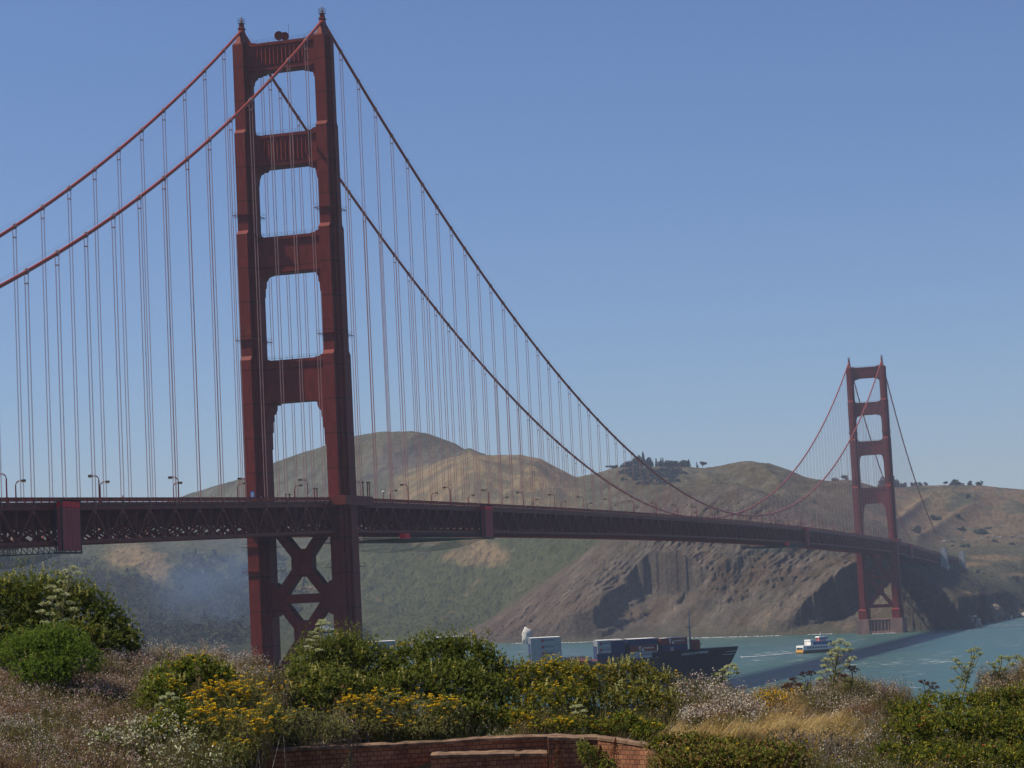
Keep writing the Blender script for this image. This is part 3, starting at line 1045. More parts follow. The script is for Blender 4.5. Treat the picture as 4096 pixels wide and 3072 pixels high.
# C hill: scrubby olive
wC = (sstep(1270, 1330, UC) * (1 - sstep(1840, 1900, UC)) * sstep(6.6, 7.1, GL) * (1 - sstep(8.6, 9, GL)))[..., None]
col = col * (1 - wC) + (C(.135, .112, .058) + (n1 * .05 + n2 * .045)[..., None]) * wC
# leaf litter and undergrowth of the wood in the left valley
_wd = np.clip((1 - sstep(500, 640, UU + n1 * 60)) * sstep(1225, 1262, VV + n1 * 30), 0, 1) * (GL > 2.3)
for (u, v, ru, rv, rot) in ((285, 1205, 66, 36, .2), (330, 1230, 48, 34, .5)):
    _wd = _wd * (1 - np.clip(blob(u, v, ru, rv, rot) * 1.5, 0, 1))
col = col * (1 - _wd[..., None]) + C(.040, .047, .026) * _wd[..., None]
# dark scrub speckle everywhere but the bare rock
sp = (np.clip(scrub * 2.0, 0, 1) * (1 - cliff) * (1 - .45 * wB) * sstep(2.6, 4, GL))[..., None]
col = col * (1 - .4 * sp)
# a road bench cut below the crest of the front hill, and the road at the far right
bench = (np.exp(-((GL - 5.02) / .035) ** 2) * sstep(1420, 1450, UC) * (1 - sstep(1600, 1680, UC)))[..., None]
col = col * (1 - bench) + C(.30, .22, .13) * bench
# fine strata of the bare rock, running up to the right
_st = fbm((GX - GZ * 1.15) / 5.0, (GX + GZ) / 38, 4, .65) * .9 + fbm((GX - GZ * 1.15) / 16, (GX + GZ) / 90, 3, .6) * .8
col = col * (1 + ck * .34 * np.clip(_st, -.9, .9)[..., None])
col = np.clip(col * .76, .01, .6)
ny, nx = GX.shape
idx = np.arange(ny * nx).reshape(ny, nx)
quads = np.stack([idx[:-1, :-1], idx[:-1, 1:], idx[1:, 1:], idx[1:, :-1]], -1).reshape(-1, 4)
M_hill = mat_col('headland_ground', 0.95, 0, 0.05, 0.30, 0.5, bump=1.0, bscale=0.34, bdist=3.2)
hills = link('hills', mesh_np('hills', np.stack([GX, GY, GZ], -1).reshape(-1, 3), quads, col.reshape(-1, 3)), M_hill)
tag(hills, 'brown and olive coastal hills with a bare sea cliff beyond the water', 'hills', kind='structure')


def ground_at(u, v, lo=4.0):
    """the point of the headlands seen at (u, v): nearest mesh vertex in view"""
    d = (UU3 - u) ** 2 + (VV3 - v) ** 2 + np.where(GL3 < lo, 1e6, 0)
    i, j = np.unravel_index(np.argmin(d), d.shape)
    return np.array([GX[2 * i, 2 * j], GY[2 * i, 2 * j], GZ[2 * i, 2 * j]])


UU2, VV2 = uv_of(np.stack([GX, GY, GZ], -1))
UU3, VV3, GL3 = UU2[::2, ::2].copy(), VV2[::2, ::2].copy(), GL[::2, ::2].copy()


def crest_at(u, lo, hi):
    """highest-looking point of the ground between two lines, at column u"""
    ok = (np.abs(UU2 - u) < 2.5) & (GL > lo) & (GL < hi)
    v = np.where(ok, VV2, 1e9)
    i = np.argmin(v)
    return np.array([GX.ravel()[i], GY.ravel()[i], GZ.ravel()[i]])
# ------------------------------------------------------------------ fittings on the bridge
ORD = ['first', 'second', 'third', 'fourth', 'fifth', 'sixth', 'seventh', 'eighth', 'ninth', 'tenth', 'eleventh', 'twelfth', 'thirteenth', 'fourteenth', 'fifteenth', 'sixteenth', 'seventeenth', 'eighteenth', 'nineteenth', 'twentieth']
ORD += ['twenty-' + o for o in ORD[:9]] + ['thirtieth'] + ['thirty-' + o for o in ORD[:9]]


def make_lamp():
    t = empty('street_lamp')
    p = MB()
    p.lathe([(.3, 0), (.3, .9), (.2, 1.1), (.17, 5.6)], n=8)
    p.build('post', M_red, t)
    a = MB()
    for dy in (-.09, .09):
        for r, z0 in ((1.35, 5.5), (1.0, 5.5)):
            a.tube([(-r * (1 - cos(k * pi / 12)), dy, z0 + r * sin(k * pi / 12)) for k in range(7)] + [(-1.9, dy, z0 + r)], .07, 5)
    a.build('arm', M_red, t)
    h = MB().box(-2.75, -1.7, -.24, .24, 6.5, 6.98)
    h.build('lamp_head', M_dark, t)
    l = MB().box(-2.7, -1.78, -.2, .2, 6.28, 6.49)
    l.build('lens', M_amber, t)
    return t


lamp0 = make_lamp()
used = False
for row, sx, desc in (('near', 1, 'tall red street lamp on the near side of the deck, %s from the left'), ('far', -1, 'red street lamp on the far side of the deck, %s from the left')):
    k0 = -4 if sx > 0 else -4
    for i in range(33):
        y = -23 + 45.72 * (k0 + i)
        o = lamp0 if not used else dup(lamp0)
        used = True
        o.location = (sx * 11.3, y, zr(y) - 1.2)
        o.rotation_euler = (0, 0, 0 if sx > 0 else pi)
        tag(o, desc % ORD[i], 'street lamp', 'street lamps along the bridge deck')

# maintenance travellers: shrouded stair towers on the side of the truss, gantry and net below
M_shroud = mat_plain('maroon_shade_cloth', (0.38, 0.075, 0.075), 0.9, 0.15, 0.8, streak=(1, 1, .3))
M_band = mat_plain('bright_red_banner', (0.75, 0.02, 0.03), 0.7, 0.08, 1)
mnet, _t, _p = _nodes('safety_netting')
_p.inputs['Base Color'].default_value = (0.17, 0.19, 0.21, 1)
_p.inputs['Roughness'].default_value = 1
_tr = _t.nodes.new('ShaderNodeBsdfTransparent')
_ms = _t.nodes.new('ShaderNodeMixShader')
_ms.inputs[0].default_value = 0.28
_t.links.new(_tr.outputs[0], _ms.inputs[1])
_t.links.new(_p.outputs[0], _ms.inputs[2])
_t.links.new(_ms.outputs[0], _t.nodes['Material Output'].inputs['Surface'])


def traveller(y0, y1, g0, label, endbox, sag):
    zc_ = zr((y0 + y1) / 2)
    t = tag(empty('maintenance_scaffold', (15.4, (y0 + y1) / 2, zc_ - 12.6)), label, 'scaffold', 'shrouded maintenance scaffolds on the bridge')
    ym, zb = (y0 + y1) / 2, zc_ - 12.6
    L = lambda x, y, z: (x - 15.4, y - ym, z - zb)
    b = lambda m, x0, x1, a, c, z0, z1: m.box(x0 - 15.4, x1 - 15.4, a - ym, c - ym, z0 - zb, z1 - zb)
    p = MB()
    b(p, 14.75, 16.3, y0, y1, zc_ - 12.5, zc_ - 2.55)
    for k in range(5):
        z = zc_ - 4.4 - k * 1.95
        b(p, 16.3, 16.36, y0, y1, z - .06, z + .06)
    for k in range(1, 4):
        y = y0 + (y1 - y0) * k / 4
        b(p, 16.3, 16.35, y - .04, y + .04, zc_ - 12.5, zc_ - 2.6)
    p.build('shroud', M_shroud, t)
    p = MB()
    b(p, 14.7, 16.4, y0, y1, zc_ - 2.5, zc_ - .75)
    p.build('banner', M_band, t)
    p = MB()
    for x in (14.6, 16.2):
        for y in (y0 - .4, y1 + .4):
            b(p, x - .12, x + .12, y - .12, y + .12, zc_ - 13.2, zc_ - .8)
    for z in (zc_ - 13.0, zc_ - .9):
        b(p, 14.6, 16.4, y0 - .9, y1 + .5, z - .2, z + .2)
    p.build('frame', M_dark, t)
    g = MB()
    for x in (-15, 0, 15):
        n = max(3, int((y1 - g0) / 2.6))
        for k in range(n):
            a, c = g0 + (y1 - g0) * k / n, g0 + (y1 - g0) * (k + 1) / n
            za, zb_ = zr(a) - 11.4, zr(c) - 11.4
            g.beam(L(x, a, za), L(x, c, zb_), .18, .18)
            g.beam(L(x, a, za - 1.5), L(x, c, zb_ - 1.5), .22, .22)
            g.beam(L(x, a, za), L(x, c, zb_ - 1.5), .12, .12)
            g.beam(L(x, a, za), L(x, a, za - 1.5), .14, .14)
            if x == 0:
                g.beam(L(-15, a, za - 1.5), L(15, a, za - 1.5), .22, .2)
    g.build('gantry', M_dark, t)
    if endbox:
        p = MB()
        z = zr(g0)
        b(p, 13.8, 15.6, g0 - 3.2, g0 + 2.2, z - 13.0, z - 11.2)
        p.build('end_banner', M_band, t)
    vs, fs = [], []
    ny_, nx_ = 26, 15
    for i in range(ny_ + 1):
        y = g0 + (y1 - g0) * i / ny_
        d = np.interp(i / ny_, [0, .08, .25, .5, .72, .88, 1], sag)
        for j in range(nx_ + 1):
            x = 15.2 - 30.4 * j / nx_
            vs.append(L(x, y, zr(y) - 12.9 - d * (1 - abs(x / 15.2) ** 3)))
    for i in range(ny_):
        for j in range(nx_):
            k = i * (nx_ + 1) + j
            fs.append((k, k + 1, k + nx_ + 2, k + nx_ + 1))
    m = MB()
    m.v, m.f = vs, fs
    m.build('safety_net', mnet, t, smooth=True)


traveller(-189, -180.4, -262, 'maroon shrouded scaffold left of the near tower, at the left edge', False, [5.5, 5.4, 5.2, 4.8, 3.4, 3.0, .3])
traveller(138.6, 147.6, 54, 'maroon shrouded scaffold hung on the truss just right of the near tower', True, [.3, 2.2, 4.2, 3.2, 3.9, 3.2, .3])
traveller(838, 846, 772, 'small maroon shrouded scaffold on the truss left of the far tower', True, [.3, 2.0, 3.6, 3.0, 3.4, 2.5, .3])
traveller(1377, 1385, 1340, 'faint maroon shrouded scaffold on the truss right of the far tower', False, [.3, .6, .8, .8, .8, .6, .3])

# round dish antennas on the top strut of the near tower
for k, (u, d0, y) in enumerate(((602, 1.42, -.6), (615, 1.30, .9))):
    t = empty('dish_antenna', (0, 0, 0))
    P = on(u, 72 if k == 0 else 72, 1, y)
    t.location = (P[0], y, 221.7)
    tag(t, 'round drum dish antenna on the tower top, the %s one' % ('left and front' if k == 0 else 'right and rear'), 'antenna')
    c = MB()
    dirv = Vector((.42, -.9, .0)).normalized()
    z0 = Vector((0, 0, 2.0))
    c.tube([z0 - dirv * .55, z0 - dirv * .4, z0 + dirv * .3, z0 + dirv * .45], [d0 * .7, d0, d0, d0 * .96], 24)
    c.build('drum', M_tower, t)
    p = MB().tube([(0, 0, -.1), (0, 0, 1.6)], .16, 8)
    p.build('mount', M_dark, t)
w = MB().tube([(2.0, .5, 221.6), (2.0, .5, 227.2)], .05, 5)
tag(w.build('whip_antenna', M_dark), 'thin whip antenna beside the round dishes on the tower top', 'antenna')

# blue notice on the near tower
P = on(542.5, 1061, 1, -10.5)
sg = tag(empty('notice_sign', (P[0], -9.5, zr(-9.5) - 1.2)), 'blue notice with a yellow plate below, in front of the left tower leg', 'sign')
M_blue = mat_plain('blue_sign', (0.03, 0.16, 0.50), 0.5, 0.06, 2)
M_yellow = mat_plain('yellow_sign', (0.60, 0.40, 0.05), 0.5, 0.06, 2)
MB().box(-.62, .62, -.05, .05, 2.75, 4.5).build('panel', M_blue, sg)
MB().box(-.62, .62, -.05, .05, 2.15, 2.66).build('lower_plate', M_yellow, sg)
MB().box(-.06, .06, .06, .16, 0, 4.4).build('post', M_dark, sg)
ln = MB()
for k, (a, b) in enumerate(((-.1, .1), (-.45, .45), (-.4, .4), (-.45, .3))):
    ln.box(a, b, -.075, -.055, 4.1 - k * .36, 4.24 - k * .36)
ln.build('lettering', M_white, sg)

# globe lights and twin floodlight posts by the tower
M_globe = mat_plain('white_globe', (0.75, 0.75, 0.72), 0.3, 0.05, 2)


def sphere(c, r, n=10):
    return MB().lathe([(max(.01, r * sin(pi * k / n)), -r * cos(pi * k / n)) for k in range(n + 1)], c, 12)


for u, v, x, lab in ((1533, 1967, 12.2, 'white globe light on a red post just right of the near tower'), (1235, 1986, -9.5, 'white globe light low between the near tower legs'), (1356, 1955, 14.5, 'white globe light on the left edge of the near right leg'), (1411, 1953, 16.2, 'white globe light on the right face of the near right leg')):
    P = on(u / PS, v / PS, 0, x)
    t = tag(empty('globe_light', (P[0], P[1], zr(P[1]) - 1.2)), lab, 'light', 'globe lights by the near tower')
    h = P[2] - (zr(P[1]) - 1.2)
    MB().tube([(0, 0, 0), (0, 0, h - .35)], [.16, .11], 7).build('post', M_red, t)
    MB().tube([(0, 0, h - .4), (0, 0, h - .25)], .3, 8).build('collar', M_dark, t)
    sphere((0, 0, h), .38).build('globe', M_globe, t, True)
for i, (u, x) in enumerate(((1257, -8.6), (1267, -8.6), (1142, -11.5), (1157, -11.5), (1452, 17), (1470, 17), (1478, 17))):
    P = on(u / PS, 1960 / PS, 0, x)
    t = tag(empty('floodlight_post', (P[0], P[1], zr(P[1]) - 1.2)), 'stout capped red post by the near tower, %s from the left' % ORD[(2, 3, 0, 1, 4, 5, 6)[i]], 'post', 'capped posts by the near tower')
    h = 3.6 if i in (2, 3) else 5.6
    MB().tube([(0, 0, 0), (0, 0, h)], .19, 8).build('shaft', M_red, t)
    MB().tube([(0, 0, h), (0, 0, h + .1), (0, 0, h + .45)], [.22, .42, .36], 8).build('cap', M_dark, t)


# people at the railing
M_body = mat_col('clothes_and_skin', 0.8, 0, 0.2, 4, 0.08)


def person(loc, rz, shirt, label, trousers=(.03, .035, .06), group='people on the bridge walkway'):
    bm = bmesh.new()
    ly = bm.verts.layers.skin.verify()
    P = [((0, 0, .95), .15), ((0, 0, 1.12), .14), ((0, 0, 1.32), .17), ((0, 0, 1.45), .09), ((0, 0, 1.52), .055), ((0, -.02, 1.62), .10), ((0, -.01, 1.74), .08),
         ((.18, 0, 1.40), .065), ((.25, -.06, 1.16), .048), ((.20, -.26, 1.08), .038), ((.16, -.34, 1.08), .03), ((-.18, 0, 1.40), .065), ((-.25, -.06, 1.16), .048), ((-.20, -.26, 1.08), .038), ((-.16, -.34, 1.08), .03),
         ((.10, 0, .88), .10), ((.11, 0, .5), .07), ((.11, .02, .1), .045), ((.11, -.12, .04), .04), ((-.10, 0, .88), .10), ((-.11, 0, .5), .07), ((-.11, .02, .1), .045), ((-.11, -.12, .04), .04)]
    vs = []
    for p, r in P:
        v = bm.verts.new(p)
        v[ly].radius = (r, r)
        vs.append(v)
    for a, b in ((0, 1), (1, 2), (2, 3), (3, 4), (4, 5), (5, 6), (2, 7), (7, 8), (8, 9), (9, 10), (2, 11), (11, 12), (12, 13), (13, 14), (0, 15), (15, 16), (16, 17), (17, 18), (0, 19), (19, 20), (20, 21), (21, 22)):
        bm.edges.new((vs[a], vs[b]))
    vs[0][ly].use_root = True
    me = bpy.data.meshes.new('skeleton')
    bm.to_mesh(me)
    bm.free()
    o = bpy.data.objects.new('skeleton', me)
    COL.objects.link(o)
    o.modifiers.new('skin', 'SKIN')
    s = o.modifiers.new('sub', 'SUBSURF')
    s.levels = s.render_levels = 1
    dg = bpy.context.evaluated_depsgraph_get()
    m2 = bpy.data.meshes.new_from_object(o.evaluated_get(dg))
    bpy.data.objects.remove(o)
    n = len(m2.vertices)
    co = np.zeros(n * 3, np.float32)
    m2.vertices.foreach_get('co', co)
    co = co.reshape(-1, 3)
    c = np.where((co[:, 2] > 1.48)[:, None], [.42, .24, .17, 1], np.where((co[:, 2] > .93)[:, None], [*shirt, 1], [*trousers, 1]))
    c = np.where(((co[:, 1] < -.27) & (co[:, 2] > .9))[:, None], [.42, .24, .17, 1], c)
    c = np.where((co[:, 2] < .12)[:, None], [.03, .03, .03, 1], c)
    a = m2.color_attributes.new('Col', 'FLOAT_COLOR', 'POINT')
    a.data.foreach_set('color', c.astype(np.float32).ravel())
    m2.name = 'person'
    p = link('person', m2, M_body, None, loc)
    p.rotation_euler = (0, 0, rz)
    h = MB()
    h.lathe([(.11, 1.66), (.118, 1.72), (.09, 1.80), (.02, 1.83)], (0, .015, 0), 10)
    h.build('hair', M_dark, p, True)
    return tag(p, label, 'person', group)


yp = on(456, 1062, 0, 12.6)[1]
person((12.7, yp, zr(yp) - 1.19), .5, (.55, .30, .12), 'person in an orange top looking over the railing, left of the near tower')
person((12.6, -62.0, zr(-62) - 1.19), .7, (.10, .14, .30), 'person in a dark blue top at the railing, nearest the near tower')
person((12.6, -150.0, zr(-150) - 1.19), .4, (.45, .12, .10), 'person in a red top at the railing, left of all the others')


# ------------------------------------------------------------------ vehicles
def make_car(name, body, glass_h=.55, L=4.4, Wd=1.8, H=1.5, van=False):
    t = empty(name)
    b = MB()
    if van:
        prof = [(-L / 2, .35), (L / 2 - .1, .35), (L / 2, .9), (L / 2 - .5, 1.2), (L / 2 - 1.2, H), (-L / 2 + .05, H), (-L / 2, H - .2)]
    else:
        prof = [(-L / 2, .35), (L / 2, .35), (L / 2, .8), (L / 2 - 1.1, .95), (L / 2 - 1.8, H), (-L / 2 + 1.0, H), (-L / 2 + .25, .98), (-L / 2, .95)]
    b.prism(prof, -Wd / 2, Wd / 2)
    b.build('body', body, t)
    g = MB()
    for s in (-1, 1):
        y0, y1 = sorted((s * Wd / 2, s * (Wd / 2 + .015)))
        if van:
            g.box(L / 2 - 2.0, L / 2 - 1.15, y0, y1, 1.2, H - .2)
        else:
            g.prism([(L / 2 - 1.3, .98), (L / 2 - 1.85, H - .1), (-L / 2 + 1.1, H - .1), (-L / 2 + .55, .98)], y0, y1)
    g.build('window', M_glass, t)
    for x in (-L * .31, L * .31):
        for s in (-1, 1):
            MB().tube([(x, s * (Wd / 2 - .2), .33), (x, s * (Wd / 2 + .02), .33)], .33, 12).build('wheel', M_dark, t)
    return t


P = on(1829, 1147, 0, 4.5)
van = make_car('delivery_van', M_white, L=8.0, Wd=2.3, H=3.2, van=True)
van.location = (4.5, P[1], zr(P[1]) - 1.345)
van.rotation_euler = (0, 0, pi / 2)
tag(van, 'white box van driving on the deck just left of the far tower', 'van')
cols = [M_white, mat_plain('silver_paint', (.45, .46, .48), .35, .05, 1), mat_plain('dark_blue_paint', (.03, .05, .12), .35, .05, 1), mat_plain('pale_grey_paint', (.6, .6, .6), .35, .05, 1)]
protos = [make_car('parked_car', c) for c in cols]
for i, (u, v) in enumerate(((2040, 1190), (2049, 1189), (2056, 1190), (2082, 1184), (2104, 1182.5), (2120, 1182), (2133, 1181), (2150, 1180), (2162, 1180), (2173, 1179), (2189, 1179), (2201, 1178.5))):
    P = crest_at(u, 6.9, 7.12)
    src = protos[i % 4]
    o = src if i < 4 else dup(src)
    o.location = (P[0], P[1] - 1, P[2] + .1)
    o.rotation_euler = (0, 0, .12 * ((i * 7) % 5 - 2))
    tag(o, '%s car parked at the lookout on the right hillside, %s from the left' % (('white', 'silver', 'dark blue', 'pale grey')[i % 4], ORD[i]), 'car', 'cars parked at the hillside lookout')

# ------------------------------------------------------------------ north anchorage pylons, fog station
M_pyl = mat_plain('grey_concrete', (0.30, 0.31, 0.32), 0.9, 0.18, 0.2, streak=(1, 1, .3))
an = tag(empty('anchorage', (0, SPAN + SIDE, 0)), 'grey concrete anchorage with art deco pylons at the far end of the bridge', 'anchorage')
for y, dz_ in ((0, -5.5), (165, -8.5)):
    for sx in (-1, 1):
        m = MB()
        for hw, dp, z0, z1 in ((3.6, 5.6, 15, 58 + dz_), (3.1, 5.0, 58 + dz_, 72 + dz_), (2.6, 4.4, 72 + dz_, 76.5 + dz_), (2.0, 3.6, 76.5 + dz_, 78 + dz_)):
            m.box(sx * 16.6 - hw, sx * 16.6 + hw, y - dp, y + dp, z0, z1)
        for k in (-1.6, 0, 1.6):
            m.box(sx * 16.6 + k - .3, sx * 16.6 + k + .3, y - 5.9, y + 5.9, 20, 57 + dz_)
        m.build('pylon', M_pyl, an)
m = MB()
for sx in (-1, 1):
    x0, x1 = sorted((sx * 13.9, sx * 17.4))
    m.box(x0, x1, 18, 40, 12, 55)
m.box(-13, 13, 162, 168, 10, 52)
m.build('housing_wall', M_pyl, an)

fs = on(2098, 1353, 1, 1338)
st = tag(empty('fog_station', (fs[0], 1338, 0)), 'small derelict concrete fog signal station on the point beside the water', 'building')
MB().box(-5, 9, -4, 5, -2, 3.2).build('plinth', M_conc, st)
MB().box(-4, 1.0, -2.5, 3.5, 3.2, 9.6).build('wall', mat_plain('weathered_brick', (.23, .15, .11), .9, .25, .5), st)
MB().box(-5.6, -.6, -3.1, 4, 9.65, 10.3).build('roof', M_walk, st)
MB().box(.9, 5.0, -3.1, 4, 9.4, 10.0).build('roof', M_walk, st)
MB().box(1.6, 2.5, -2.6, -1.7, 3.2, 9.4).build('pillar', M_walk, st)
MB().box(4.6, 7.8, -1, 3, 3.2, 7.6).build('annex', M_pyl, st)
dr = MB()
for x in (-3.2, -1.4):
    dr.box(x, x + .9, -2.56, -2.52, 5.5, 7.3)
dr.build('window', M_glass, st)
# ------------------------------------------------------------------ rocks at the water's edge
M_rock = mat_col('shore_rock', 0.95, 0, 0.1, .5, .3, .6, .7, .6)


def rock(name, c, r, seed, colr, label, squash=.8, group=None):
    bm = bmesh.new()
    bmesh.ops.create_icosphere(bm, subdivisions=4, radius=1)
    V = np.array([v.co[:] for v in bm.verts])
    F = np.array([[v.index for v in f.verts] for f in bm.faces])
    bm.free()
    n = fbm(V[:, 0] * 1.3 + seed, V[:, 1] * 1.3 + V[:, 2] * 1.7, 4, .6, True) * .22 + fbm(V[:, 0] * 3 + seed, V[:, 2] * 3 + V[:, 1], 3, .6) * .18
    V = V * (1 + n)[:, None] * np.array([r, r * .8, r * squash])
    k = np.clip(.75 + n * 1.2, .4, 1.2)[:, None]
    o = link(name, mesh_np(name, V, F, np.array(colr)[None] * k), M_rock, None, tuple(c))
    return tag(o, label, 'rock', group)


P = on(1139, 1391, 2, 0)
rock('rock', (P[0], P[1] + 2, 6.5), 5.0, 2.2, (.62, .60, .56), 'white guano covered rock at the foot of the cliff by the containers', 1.75)
for u, v, r, cc, lab in ((1838, 1366, 7, (.17, .14, .10), 'brown boulder just left of the far tower pier'), (1972, 1360, 7.5, (.20, .165, .115), 'light brown boulder just right of the far tower pier'), (1992, 1360, 5, (.12, .11, .09), 'small dark boulder second to the right of the far pier')):
    P = on(u, v, 2, 0)
    rock('boulder', (P[0], P[1] + 3, 1.5), r, u * .1, cc, lab, .75, 'boulders along the shore')
for u, v, y, r, z, cc, sq, lab in ((2147, 1340, 1560, 9, 6, (.24, .19, .15), 1.1, 'tall pinkish rock stack at the point on the far right'), (2165, 1338, 1640, 8, 2, (.21, .18, .13), .6, 'low tan rock beside the tall stack on the right'), (2187, 1334, 1720, 10, 1, (.20, .17, .12), .5, 'flat tan rock nearest the pale beach')):
    P = on(u, v, 1, y)
    rock('boulder', (P[0], y, z), r, u * .1, cc, lab, sq, 'boulders along the shore')
# ------------------------------------------------------------------ trees and shrubs of the headlands
M_leaf_far = mat_col('far_foliage', 0.9, 0.0, 0.05, .35, .25)
M_bark = mat_plain('bark', (0.10, 0.075, 0.055), 0.95, 0.25, 1.0)


def quads_from(pos, ax, side, L, Wd):
    """diamond leaves: base, two flanks, tip"""
    L, Wd = np.reshape(L, (-1, 1)), np.reshape(Wd, (-1, 1))
    mid = pos + ax * L * .55
    v = np.stack([pos, mid + side * Wd * .5, pos + ax * L, mid - side * Wd * .5], 1)
    return v.reshape(-1, 3)


def unit(a):
    return a / np.maximum(np.linalg.norm(a, axis=-1, keepdims=True), 1e-9)


def clump_quads(rng, P, size, colr, jit=.25, up=.3):
    n = len(P)
    ax = unit(rng.normal(size=(n, 3)) + np.array([0, 0, up]))
    sd = unit(np.cross(ax, rng.normal(size=(n, 3))))
    s = size * rng.uniform(.6, 1.3, n)
    v = quads_from(P - ax * s[:, None] * .5, ax, sd, s, s * .8)
    c = np.array(colr)[None] * rng.uniform(1 - jit, 1 + jit, (n, 1)) * np.array([1, 1, 1])[None]
    c[:, 0] *= rng.uniform(.85, 1.2, n)
    return v, np.repeat(c, 4, 0)


def crown_points(rng, kind, h, w, n):
    if kind == 'conifer':
        t = rng.uniform(0, 1, n) ** .75
        z = .12 * h + t * .88 * h
        tier = .72 + .28 * np.abs(np.sin(t * 16))
        r = w / 2 * (1 - t) ** .85 * tier * np.sqrt(rng.uniform(.25, 1, n))
        a = rng.uniform(0, 2 * pi, n)
        return np.stack([r * np.cos(a), r * np.sin(a), z], 1)
    if kind == 'column':
        t = rng.uniform(0, 1, n)
        r = w / 2 * np.sin(pi * np.clip(t * .9 + .08, 0, 1)) ** .6 * np.sqrt(rng.uniform(.2, 1, n))
        a = rng.uniform(0, 2 * pi, n)
        return np.stack([r * np.cos(a), r * np.sin(a), t * h], 1)
    # broad crowns: a few lobes
    k = 6 if kind == 'round' else 7
    if kind == 'umbrella':
        cs = np.stack([rng.uniform(-.36, .36, k) * w + .08 * w, rng.uniform(-.3, .3, k) * w, h * rng.uniform(.66, .86, k)], 1)
        rad = np.stack([np.full(k, .24 * w), np.full(k, .24 * w), np.full(k, .13 * h)], 1)
    elif kind == 'shrub':
        cs = np.stack([rng.uniform(-.3, .3, k) * w, rng.uniform(-.3, .3, k) * w, h * rng.uniform(.25, .55, k)], 1)
        rad = np.stack([np.full(k, .26 * w), np.full(k, .26 * w), np.full(k, .38 * h)], 1)
    else:
        cs = np.stack([rng.uniform(-.3, .3, k) * w, rng.uniform(-.3, .3, k) * w, h * np.linspace(.10, .76, k)], 1)
        rad = np.stack([np.full(k, .34 * w), np.full(k, .34 * w), np.full(k, .26 * h)], 1)
    i = rng.randint(0, k, n)
    d = unit(rng.normal(size=(n, 3))) * rng.uniform(.55, 1.0, (n, 1))
    return cs[i] + d * rad[i]


def hill_tree(kind, P, h, w, label, colr=(.040, .052, .030), group='trees on the far hills', n=None, lean=0.0):
    rng = np.random.RandomState(int(abs(P[0]) * 7 + h * 13) % 99991)
    name = {'conifer': 'conifer_tree', 'round': 'broadleaf_tree', 'umbrella': 'cypress_tree', 'column': 'cypress_tree', 'shrub': 'shrub'}[kind]
    t = tag(empty(name, (P[0], P[1], P[2] - 2.6)), label, 'shrub' if kind == 'shrub' else 'tree', group)
    n = n or int(np.clip(90 + h * w * 2.4, 130, 600))
    pts = crown_points(rng, kind, h, w, n)
    pts[:, 0] += lean * pts[:, 2]
    v, c = clump_quads(rng, pts, .13 * w + .55, colr, .3)
    link('crown' if kind != 'shrub' else 'foliage', mesh_np('crown', v, np.arange(len(v)).reshape(-1, 4), c), M_leaf_far, t)
    tr = MB()
    r = .035 * h ** .9 + .05
    top = h * (.9 if kind in ('conifer', 'column') else .7)
    tr.tube([(0, 0, -1.5), (lean * h * .3, 0, h * .3), (lean * top, 0, top)], [r, r * .75, r * .2], 6)
    if kind in ('round', 'umbrella'):
        for a in range(4):
            an_ = a * 1.57 + 1
            tr.tube([(lean * h * .3, 0, h * .32), (lean * h * .6 + cos(an_) * w * .25, sin(an_) * w * .25, h * .68)], [r * .5, r * .15], 5)
    tr.build('trunk' if kind != 'shrub' else 'stem', M_bark, t)
    return t


KIND = {'umbrella': 'flat topped wind shaped tree', 'round': 'dark rounded tree', 'conifer': 'pointed dark conifer', 'column': 'thin column shaped tree', 'shrub': 'dark green shrub'}
ridge = [(1315, 9.5, 13, 'umbrella'), (1330.5, 7.5, 13, 'round'), (1345, 8, 10, 'round'), (1357.6, 14.5, 17, 'round'), (1378, 23, 18, 'round'), (1388.4, 30, 13, 'conifer'), (1396, 20, 13, 'round'), (1404, 16, 13, 'round'),
         (1417, 18, 8, 'conifer'), (1423, 12, 12, 'round'), (1428.5, 18, 8, 'conifer'), (1433.5, 19, 8, 'conifer'), (1440, 14, 12, 'round'), (1450, 14, 19, 'round'), (1459, 14, 15, 'round'), (1469, 15, 14, 'round'), (1479.5, 13.5, 13, 'round'),
         (1490.5, 16, 11, 'conifer'), (1503, 13, 3.2, 'column'), (1507.5, 7, 5, 'round'), (1517.4, 15, 13, 'umbrella')]
PXM = 3150 * PS / FPX
for i, (u, h, w, k) in enumerate(ridge):
    P = crest_at(u, 7.4, 8.25)
    d = (P - CAM) @ _F * PS / FPX
    hill_tree(k, P, h * d * 1.15 + 1, w * d * (1.38 if k in ('round', 'umbrella') else 1.1), '%s in the skyline grove, %s from the left' % (KIND[k], ORD[i]))
mid = [(1362, 1024, 15), (1374, 1029, 17), (1386, 1026, 17), (1393, 1036, 15), (1402, 1025, 16), (1411, 1033, 17), (1420, 1023, 15), (1425, 1037, 14), (1433, 1028, 16), (1441, 1036, 15), (1447, 1025, 15), (1455, 1032, 16), (1338, 1033, 12), (1349, 1037, 12), (1466, 1025, 14), (1476, 1022, 11), (1462, 1041, 12), (1383, 1044, 11), (1418, 1047, 11), (1439, 1046, 12), (1366, 1018, 15), (1380, 1020, 15), (1390, 1021, 16), (1399, 1018, 15), (1408, 1019, 16), (1415, 1026, 15), (1428, 1020, 15), (1437, 1020, 15), (1444, 1029, 15), (1452, 1021, 16), (1460, 1020, 14), (1409, 1042, 13), (1397, 1044, 13), (1428, 1044, 13), (1471, 1018, 13), (1352, 1020, 13), (1343, 1022, 12), (1372, 1038, 13), (1450, 1041, 13)]
mid.sort()
